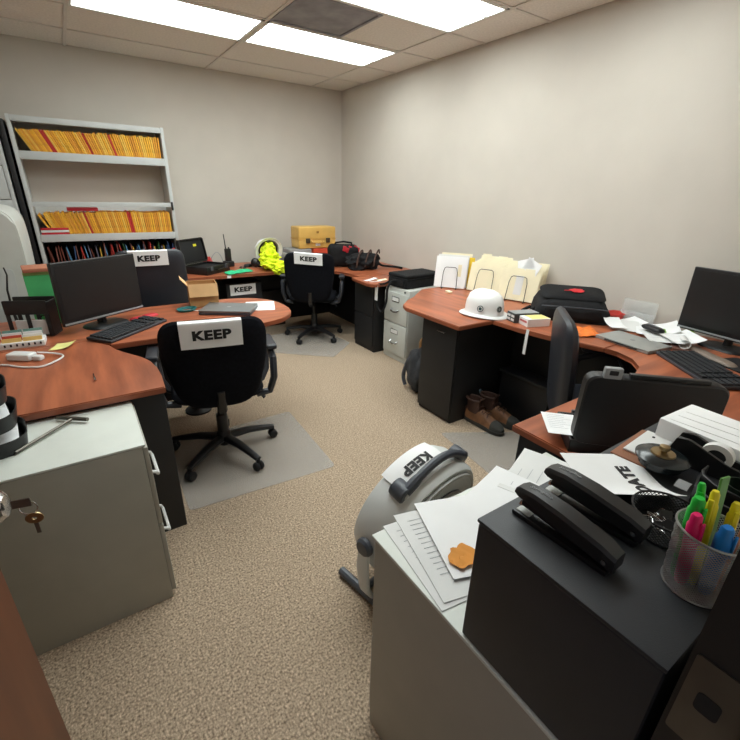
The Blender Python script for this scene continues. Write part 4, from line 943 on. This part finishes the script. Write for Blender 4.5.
# floor fan
t = thing('floor_fan', 'white and grey floor fan with dark handle behind the papers cabinet', 'fan', (.95, 1.03, 0), R(10))
FM = Matrix.Translation((0, 0, .31)) @ Matrix.Rotation(R(103), 4, 'X')     # local +z is the fan's blowing axis
def ff(name, bm, m, parent=t): bmesh.ops.transform(bm, matrix=FM, verts=bm.verts); return fin(name, bm, m, parent)
M_FANW = mat('fan_white', (214, 216, 214), .4, var=.02); M_FANG = mat('fan_grey', (176, 178, 176), .45)
ff('shroud', lathe(nb(), [(.245, .075), (.262, .075), (.272, .06), (.278, .0), (.272, -.06), (.255, -.095), (.20, -.115), (.20, -.108), (.25, -.088), (.262, -.055), (.266, .0), (.258, .055), (.245, .065)], 64, None, True), M_FANW)
ff('front_ring', lathe(nb(), [(.235, .078), (.247, .078), (.247, .088), (.235, .088)], 64, None, True), M_FANG)
b = nb()
for k in range(110):
    a = 2*PI*k/110; bx(b, (.205*math.cos(a), .205*math.sin(a), .083), (.066, .0035, .007), (0, 0, a))
ff('grille_vanes', b, M_FANW)
ff('inner_ring', lathe(nb(), [(.160, .075), (.175, .075), (.175, .092), (.160, .092)], 48, None, True), M_DGREY)
b = nb()
for k in range(40):
    a = 2*PI*k/40; bx(b, (.105*math.cos(a), .105*math.sin(a), .083), (.11, .003, .006), (0, 0, a))
ff('grille_vanes', b, M_FANG)
ff('hub_cap', lathe(nb(), [(0, .105), (.04, .102), (.055, .09), (.055, .07), (0, .07)], 28), M_FANW)
for k in range(3):
    b = nb(); a0 = 2*PI*k/3
    loft(b, [[(r*math.cos(a0+da), r*math.sin(a0+da), -.02+dz+e) for da, dz in ((-.35*(r/.2), -.03), (0, 0), (.35*(r/.2), .03))] + [(r*math.cos(a0+da), r*math.sin(a0+da), -.023+dz+e) for da, dz in ((.35*(r/.2), .03), (0, 0), (-.35*(r/.2), -.03))] for r, e in ((.04, 0), (.12, 0), (.19, 0), (.235, 0))])
    ff('blade', b, M_DGREY)
ff('motor', lathe(nb(), [(0, -.1), (.06, -.1), (.07, -.08), (.07, -.02), (0, -.02)], 24), M_DGREY)
b = nb()
for k in range(36):
    a = 2*PI*k/36; bx(b, (.13*math.cos(a), .13*math.sin(a), -.112), (.15, .003, .005), (0, 0, a))
ff('rear_grille', b, M_FANG)
hp = [(.29*math.sin(a), .29*math.cos(a)+(.022*math.cos(a/0.5*PI/2) if abs(a) < .5 else 0), .02) for a in [R(-36+72*i/16) for i in range(17)]]
hd = ff('handle', tube(nb(), hp, [.02]*3+[.016]*11+[.02]*3, 10), M_DGREY)
for s in (-1, 1):
    a = s*R(37); h2 = ff('handle_end', lathe(nb(), [(0, -.03), (.034, -.03), (.036, -.02), (.036, .026), (.03, .032), (0, .032)], 20, Matrix.Translation((.277*math.sin(a), .277*math.cos(a), .0))), M_DGREY, hd)
    ff('end_cap', lathe(nb(), [(0, .032), (.016, .032), (.015, .036), (0, .037)], 16, Matrix.Translation((.277*math.sin(a), .277*math.cos(a), .0))), M_FANW, hd)
for s in (-1, 1):
    kb = fin('pivot_knob', lathe(nb(), [(0, 0), (.036, 0), (.036, .014), (.028, .024), (0, .026)], 20, Matrix.Translation((s*.283, 0, .31)) @ Matrix.Rotation(s*PI/2, 4, 'Y')), M_DGREY, t)
    fin('stand_arm', tube(nb(), [(s*.292, 0, .31), (s*.30, .0, .22), (s*.285, .0, .10), (s*.25, .0, .035)], [.026, .03, .028, .02], 10, flat=.5), M_FANW, t)
    fin('foot_tube', tube(nb(), [(s*.25, -.2, .02), (s*.25, 0, .022), (s*.25, .18, .02)], .018, 10), M_DGREY, t)
fin('base_bar', tube(nb(), [(-.25, .05, .02), (.25, .05, .02)], .015, 10), M_DGREY, t)
sg = thing('paper_sign', 'white KEEP sheet on top of the floor fan, upside down from the door', 'sign', (.95, 1.03, 0), R(10), 'KEEP sheets')
def fsheet(u, v, off=.0): # lies over the top of the shroud
    a = u/.29-.22; r = .282+off-.22*max(0, v-.02)**1.0*(v > .02)
    p = Vector((r*math.sin(a), r*math.cos(a), -.03-v)); return FM @ p
fin('sheet', sheet(nb(), .26, .14, 12, 8, fsheet, -.0012), M_PAPER, sg)
tb = text_bm('KEEP', .052, .05, 1.2); bend(tb, lambda x, y, z: fsheet(-x, -y+.005, .002+z)); fin('lettering', tb, M_INK, sg, smooth=0)

# ================================================================== ON THE CABINET BY THE DOOR
ZT = .7222
k = 0
for (x, y, w, h, rz, m_, ln, lb) in ((.585, .53, .19, .26, R(-8), M_PAPER2, 10, 'printed form at the bottom left of the papers on door cabinet'), (.625, .53, .216, .27, R(-14), M_PAPER2, 12, 'printed form with lines of grey text on door cabinet'),
        (.87, .545, .22, .24, R(14), M_PAPER, 0, 'white sheet at the fan side of the door cabinet papers'), (1.03, .55, .24, .24, R(20), M_PAPER2, 6, 'printed sheet at the desk end of the door cabinet papers'), (.70, .53, .25, .25, R(-19), M_PAPER, 0, 'large white sheet on top of the papers on door cabinet')):
    paper(lb, x, y, ZT+.0005+.0022*k, w, h, rz, .006, m_, ln); k += 1
b = nb(); sheet(b, .07, .06, 10, 8, lambda u, v: (u, v*(1-.5*abs(u)/.05)+.012*noise.noise(Vector((u*60, v*60, 2))), .002+.006*abs(noise.noise(Vector((u*50, v*50, 0))))), .0008)
solo('torn_envelope', b, mat('torn_orange', (226, 150, 62), .8), 'torn orange envelope scrap on the white papers by black box', 'envelope', (.60, .485, ZT+.0135), R(20))

# ================================================================== ON THE BLACK BOX
ZB = 1.0003
def stapler(label, loc, rz):
    """nose to local +y"""
    t = thing('stapler', label, 'stapler', loc, rz, 'pair of black staplers'); t.scale = (.92, .92, .88)
    fin('base', bb(nb(), (-.019, -.088, 0), (.019, .088, .010), .003), M_BLACKPL, t)
    an = fin('anvil', bb(nb(), (-.014, .055, .0102), (.014, .083, .0125), .001, 1), M_GREYMET, t)
    def s(y, hw, z0, z1): return [(-hw, y, z0), (hw, y, z0), (hw, y, z1-.006), (hw*.75, y, z1), (-hw*.75, y, z1), (-hw, y, z1-.006)]
    mg = fin('magazine', loft(nb(), [s(-.086, .012, .012, .03), s(.075, .012, .026, .038)]), M_BLACKPL, t)
    fin('staple_plate', loft(nb(), [s(.074, .0125, .024, .030), s(.080, .0125, .024, .030)]), M_CHROME, mg)
    ar = fin('arm', loft(nb(), [s(-.094, .017, .012, .040), s(-.07, .020, .020, .050), s(.0, .021, .032, .062), s(.05, .020, .040, .066), s(.082, .018, .044, .062), s(.092, .014, .046, .054)]), mat('stapler_black', (32, 32, 33), .38, var=.05), t)
    fin('hinge_pin', tube(nb(), [(-.022, -.080, .026), (.022, -.080, .026)], .004, 10), M_CHROME, t)
    fin('brand_script', bend(text_bm('Swingline', .0105, .0), lambda x, y, z: (.002+y, .05-x-.3*y, .0665-.1*max(0, -x)+.0*y+z-.045*max(0, x))), M_GREYPL, ar, smooth=0)
    return t
stapler('black stapler closest to the edge of black box', (.553, .262, ZB), R(2))
stapler('black stapler lying partly on the DATE sheet', (.642, .268, ZB+.0022), R(4))
t = thing('paper_sign', 'white DATE sheet curling up on the black box', 'sign', (.785, .298, ZB), R(56))
def ds(u, v, off=0): return (u, v, .0006+off+.024*max(0, -(u+.01)/.07)**2)
fin('sheet', sheet(nb(), .165, .15, 14, 10, ds, .0008), M_PAPER, t)
tb = text_bm('DATE', .032, .05, 1.05); bend(tb, lambda x, y, z: ds(x-.008, y-.03, .0018+z)); fin('lettering', tb, M_INK, t, smooth=0)
t = thing('clipboard', 'small wooden clipboard with cream pad under the DATE sheet', 'clipboard', (.965, .325, ZB), R(4))
fin('board', bb(nb(), (-.10, -.035, 0), (.06, .034, .004), .001, 1), mat('clip_wood', (150, 96, 66), .6), t); fin('pad', bb(nb(), (-.07, -.034, .0042), (.055, .022, .009), .001, 1), M_PAPER2, t)
fin('rivet', lathe(nb(), [(0, .009), (.003, .009), (.003, .0105), (0, .0105)], 10), M_INK, t, (.03, .0, 0))
t = thing('door_stop', 'round black weight with brass knob beside the DATE sheet', 'weight', (.888, .268, ZB+.0095))
fin('base', lathe(nb(), [(0, 0), (.030, 0), (.038, .004), (.038, .014), (.046, .017), (.047, .022), (.040, .027), (0, .029)], 36), mat('gloss_black', (26, 32, 34), .22, var=.05), t)
fin('brass_plate', lathe(nb(), [(0, .0285), (.022, .0285), (.021, .0315), (0, .032)], 28), M_BRASS, t)
fin('brass_knob', lathe(nb(), [(.006, .032), (.006, .036), (.010, .039), (.009, .045), (0, .047)], 18), M_BRASS, t)
t = thing('paper_box', 'white paper ream box behind the tape dispenser', 'box', (1.075, .205, ZB), R(-3))
fin('carton', bb(nb(), (-.07, -.125, .0), (.075, .125, .052), .004), M_PAPER, t)
for i in range(3): fin('crease', tube(nb(), [(-.05+.035*i, -.11, .0522), (-.045+.035*i, 0, .053), (-.055+.035*i, .11, .0522)], .0007, 6), M_PAPER2, t)
t = thing('tape_dispenser', 'black tape dispenser with white tape roll on the black box', 'tape dispenser', (.965, .205, ZB), R(6))
prof = rpoly([(-.085, 0), (.075, 0), (.075, .028), (.068, .056), (.045, .058), (-.02, .034), (-.06, .028), (-.085, .036)], .006, 3)
for s in (-1, 1):
    b = nb(); tb = nb(); prism(tb, prof, 0, .008, .001, 1); bmesh.ops.transform(tb, matrix=Matrix.Translation((s*.017+.004, 0, 0)) @ Matrix.Rotation(PI/2, 4, 'Z') @ Matrix.Rotation(PI/2, 4, 'X') @ Matrix.Translation((0, 0, 0)), verts=tb.verts); merge(b, tb)
    fin('side_wall', b, M_BLACKPL, t)
fin('base', bb(nb(), (-.0125, -.08, .001), (.012, .072, .020), .002), M_BLACKPL, t)
fin('tape_roll', lathe(nb(), [(.016, -.009), (.027, -.009), (.027, .009), (.016, .009)], 28, Matrix.Translation((0, .0, .040)) @ Matrix.Rotation(PI/2, 4, 'Y'), True), M_PAPER2, t)
fin('end_block', bb(nb(), (-.0125, .045, .021), (.012, .07, .05), .003), M_BLACKPL, t)
fin('cutter', bb(nb(), (-.012, -.092, .030), (.012, -.080, .036), .001, 1), M_CHROME, t)
# clip tray
def mesh_cup(t, r0, r1, h, m, mr, n=44, wr=.0006):
    fin('rim', tube(nb(), [(r1*math.cos(2*PI*j/40), r1*math.sin(2*PI*j/40), h) for j in range(40)], .0018, 6, True), mr, t)
    fin('foot_ring', tube(nb(), [(r0*math.cos(2*PI*j/40), r0*math.sin(2*PI*j/40), .0018) for j in range(40)], .0018, 6, True), mr, t)
    fin('floor', lathe(nb(), [(0, .0006), (r0, .0006), (r0, .0016), (0, .0016)], 36), m, t)
    b = nb()
    for s in (-1, 1):
        for k in range(n):
            tube(b, [((r0+(r1-r0)*q)*math.cos(2*PI*k/n+s*q*1.1*h/r1), (r0+(r1-r0)*q)*math.sin(2*PI*k/n+s*q*1.1*h/r1), .002+(h-.002)*q) for q in [i/6 for i in range(7)]], wr, 4)
    o = fin('mesh_wall', b, m, t); o['kind'] = 'stuff'
t = thing('clip_tray', 'round black mesh tray of paper clips on the black box', 'tray', (.715, .182, ZB))
mesh_cup(t, .048, .052, .036, M_BLKWIRE, M_BLKWIRE, 50)
for i in range(16):
    x, y = random.uniform(-.03, .03), random.uniform(-.03, .03); a = random.uniform(0, 6.28)
    b = tube(nb(), [(-.012, -.003, 0), (.010, -.003, 0), (.013, 0, 0), (.010, .003, 0), (-.008, .003, 0), (-.010, .0, 0), (.006, .0, 0)], .0006, 5)
    solo('paper_clip', b, M_CHROME, 'silver paper clip in the round black mesh tray', 'paper clip', (.715+x, .182+y, ZB+.0025+.0011*i), a, 'paper clips')
for i in range(3):
    t = thing('binder_clip', 'black binder clip in the round black mesh tray', 'binder clip', (.700+.022*i, .170+.018*(i % 2), ZB+.0215), R(40*i), 'binder clips')
    fin('jaw', prism(nb(), [(-.008, 0), (.008, 0), (0, .01)], -.009, .009), M_BLACKPL, t, (0, 0, 0), (PI/2, 0, 0)); fin('lever', tube(nb(), [(-.007, -.005, .002), (-.020, -.003, .003), (-.020, .003, .003), (-.007, .005, .002)], .0006, 5), M_CHROME, t)
# black organizer
t = thing('desk_organizer', 'black desk organizer with curved walls behind the pen cup', 'organizer', (.845, .145, ZB), R(6))
def wall(pts, h, th=.003):
    b = nb(); p2 = []
    for i, p in enumerate(pts):
        a = Vector(pts[max(0, i-1)]); c = Vector(pts[min(len(pts)-1, i+1)]); d = (c-a).normalized(); p2.append((p[0]-d.y*th, p[1]+d.x*th))
    prism(b, list(pts)+p2[::-1], 0, h, .0008, 1); return b
fin('floor', prism(nb(), round_rect(.11, .10, .02, 4), 0, .003), M_BLACKPL, t)
for s, h in ((0, .042), (.035, .05)):
    fin('curved_wall', wall([(-.05+s, -.045), (-.052+s, -.02), (-.045+s, .02), (-.025+s, .042), (.01+s*.4, .046), (.05, .044)], h), M_BLACKPL, t, (0, 0, .003))
b = nb(); lathe(b, [(0, .0035), (.022, .0035), (.025, .06), (.0235, .06), (.0205, .006), (0, .006)], 28); fin('round_cup', b, mat('dark_green_black', (20, 34, 26), .35), t, (.012, -.012, 0))
fin('grey_flap', sheet(nb(), .03, .02, 6, 3, lambda u, v: (u, v, .02+.01*math.cos(u*60)), .0015), M_GREYPL, t, (-.01, .062, 0))
# pen cup with pens
CX, CY = .632, .107
t = thing('pen_cup', 'silver mesh pen cup of highlighters at the corner of black box', 'pen cup', (CX, CY, ZB))
mesh_cup(t, .037, .043, .098, M_MESHM, M_MESHM, 60, .0005)
def pen(label, base, top, r, m, mcap, kind='highlighter', L=.135):
    a = Vector((CX+base[0], CY+base[1], ZB+.0032)); d = (Vector((CX+top[0], CY+top[1], ZB+.12))-a).normalized()
    t = thing(kind, label, kind if kind != 'highlighter' else 'highlighter', a, rot=d.to_track_quat('Z', 'Y').to_euler())
    if kind == 'pencil':
        fin('barrel', lathe(nb(), [(0, 0), (r, 0), (r, L-.02), (0, L-.02)], 6), m, t); fin('tip', lathe(nb(), [(r, L-.02), (.001, L), (0, L)], 6), mcap, t)
    elif kind == 'ruler':
        fin('blade', bx(nb(), (0, 0, L/2), (.016, .003, L), None, .0005, 1), m, t); fin('scale_band', bx(nb(), (0, -.0018, L*.83), (.013, .0008, L*.3)), mcap, t)
    else:
        fin('barrel', lathe(nb(), [(0, 0), (r*.8, 0), (r, .01), (r, L*.6), (0, L*.6)], 18), m, t)
        cp = fin('cap', lathe(nb(), [(r*1.05, L*.6), (r*1.05, L*.85), (r*.85, L*.88), (r*.8, L*.97), (r*.55, L), (0, L)], 18), mcap, t)
        fin('clip', bx(nb(), (r*1.15, 0, L*.78), (.003, .006, L*.3), None, .0008, 1), mcap, cp)
    return t
MP = {n_: mat('pen_'+n_, c, .35, var=.03) for n_, c in dict(pink=(236, 30, 110), green=(30, 190, 60), yellow=(238, 224, 40), blue=(20, 120, 200), lime=(90, 150, 70), wood=(224, 160, 130)).items()}
pen('pink highlighter standing in the mesh pen cup', (-.010, .012), (-.029, .017), .0085, MP['pink'], MP['pink'], L=.125)
pen('thick green highlighter beside the pink one in pen cup', (-.002, .020), (-.012, .024), .0095, MP['green'], MP['green'], L=.138)
pen('thin green highlighter at the back of the pen cup', (.014, .014), (.010, .029), .006, MP['green'], MP['green'], L=.148)
pen('tall yellow highlighter in the middle of the pen cup', (.0, .002), (.0, .012), .0065, MP['yellow'], MP['yellow'], L=.15)
pen('blue marker leaning over the rim of the pen cup', (.0, -.014), (-.022, -.014), .0095, MP['blue'], MP['blue'], 'marker', L=.125)
pen('green ruler with white scale in the pen cup', (.014, -.002), (.017, .010), .006, MP['lime'], M_PAPER2, 'ruler', .165)
pen('yellow highlighter next to green ruler in pen cup', (.018, -.014), (.014, -.008), .0065, MP['yellow'], MP['yellow'], L=.14)
pen('wooden pencil leaning beside the blue marker', (.010, -.020), (.004, -.024), .0035, MP['wood'], MP['wood'], 'pencil', .13)
# keys on the door lock
kt = thing('key_ring', 'metal keys hanging from the door lock', 'keys', (HX+math.cos(ang)*.83+math.sin(ang)*.076, HY+math.sin(ang)*.83-math.cos(ang)*.076, .97), ang)
fin('key', bx(nb(), (0, -.022, .0), (.003, .030, .018), None, .001, 1), M_STEEL, kt)
fin('ring', tube(nb(), [(.0, -.030+.014*math.cos(a), -.012+.014*math.sin(a)) for a in [2*PI*j/20 for j in range(20)]], .0011, 6, True), M_CHROME, kt)
k2 = fin('hanging_key_bow', lathe(nb(), [(.004, -.0012), (.0145, -.0012), (.0145, .0012), (.004, .0012)], 20, Matrix.Translation((0, -.034, -.036)) @ Matrix.Rotation(PI/2, 4, 'Y') @ Matrix.Scale(.8, 4, (1, 0, 0)), True), M_BRASS, kt)
fin('hanging_key_blade', bx(nb(), (0, -.034, -.058), (.0022, .007, .026), None, .0005, 1), M_STEEL, kt)
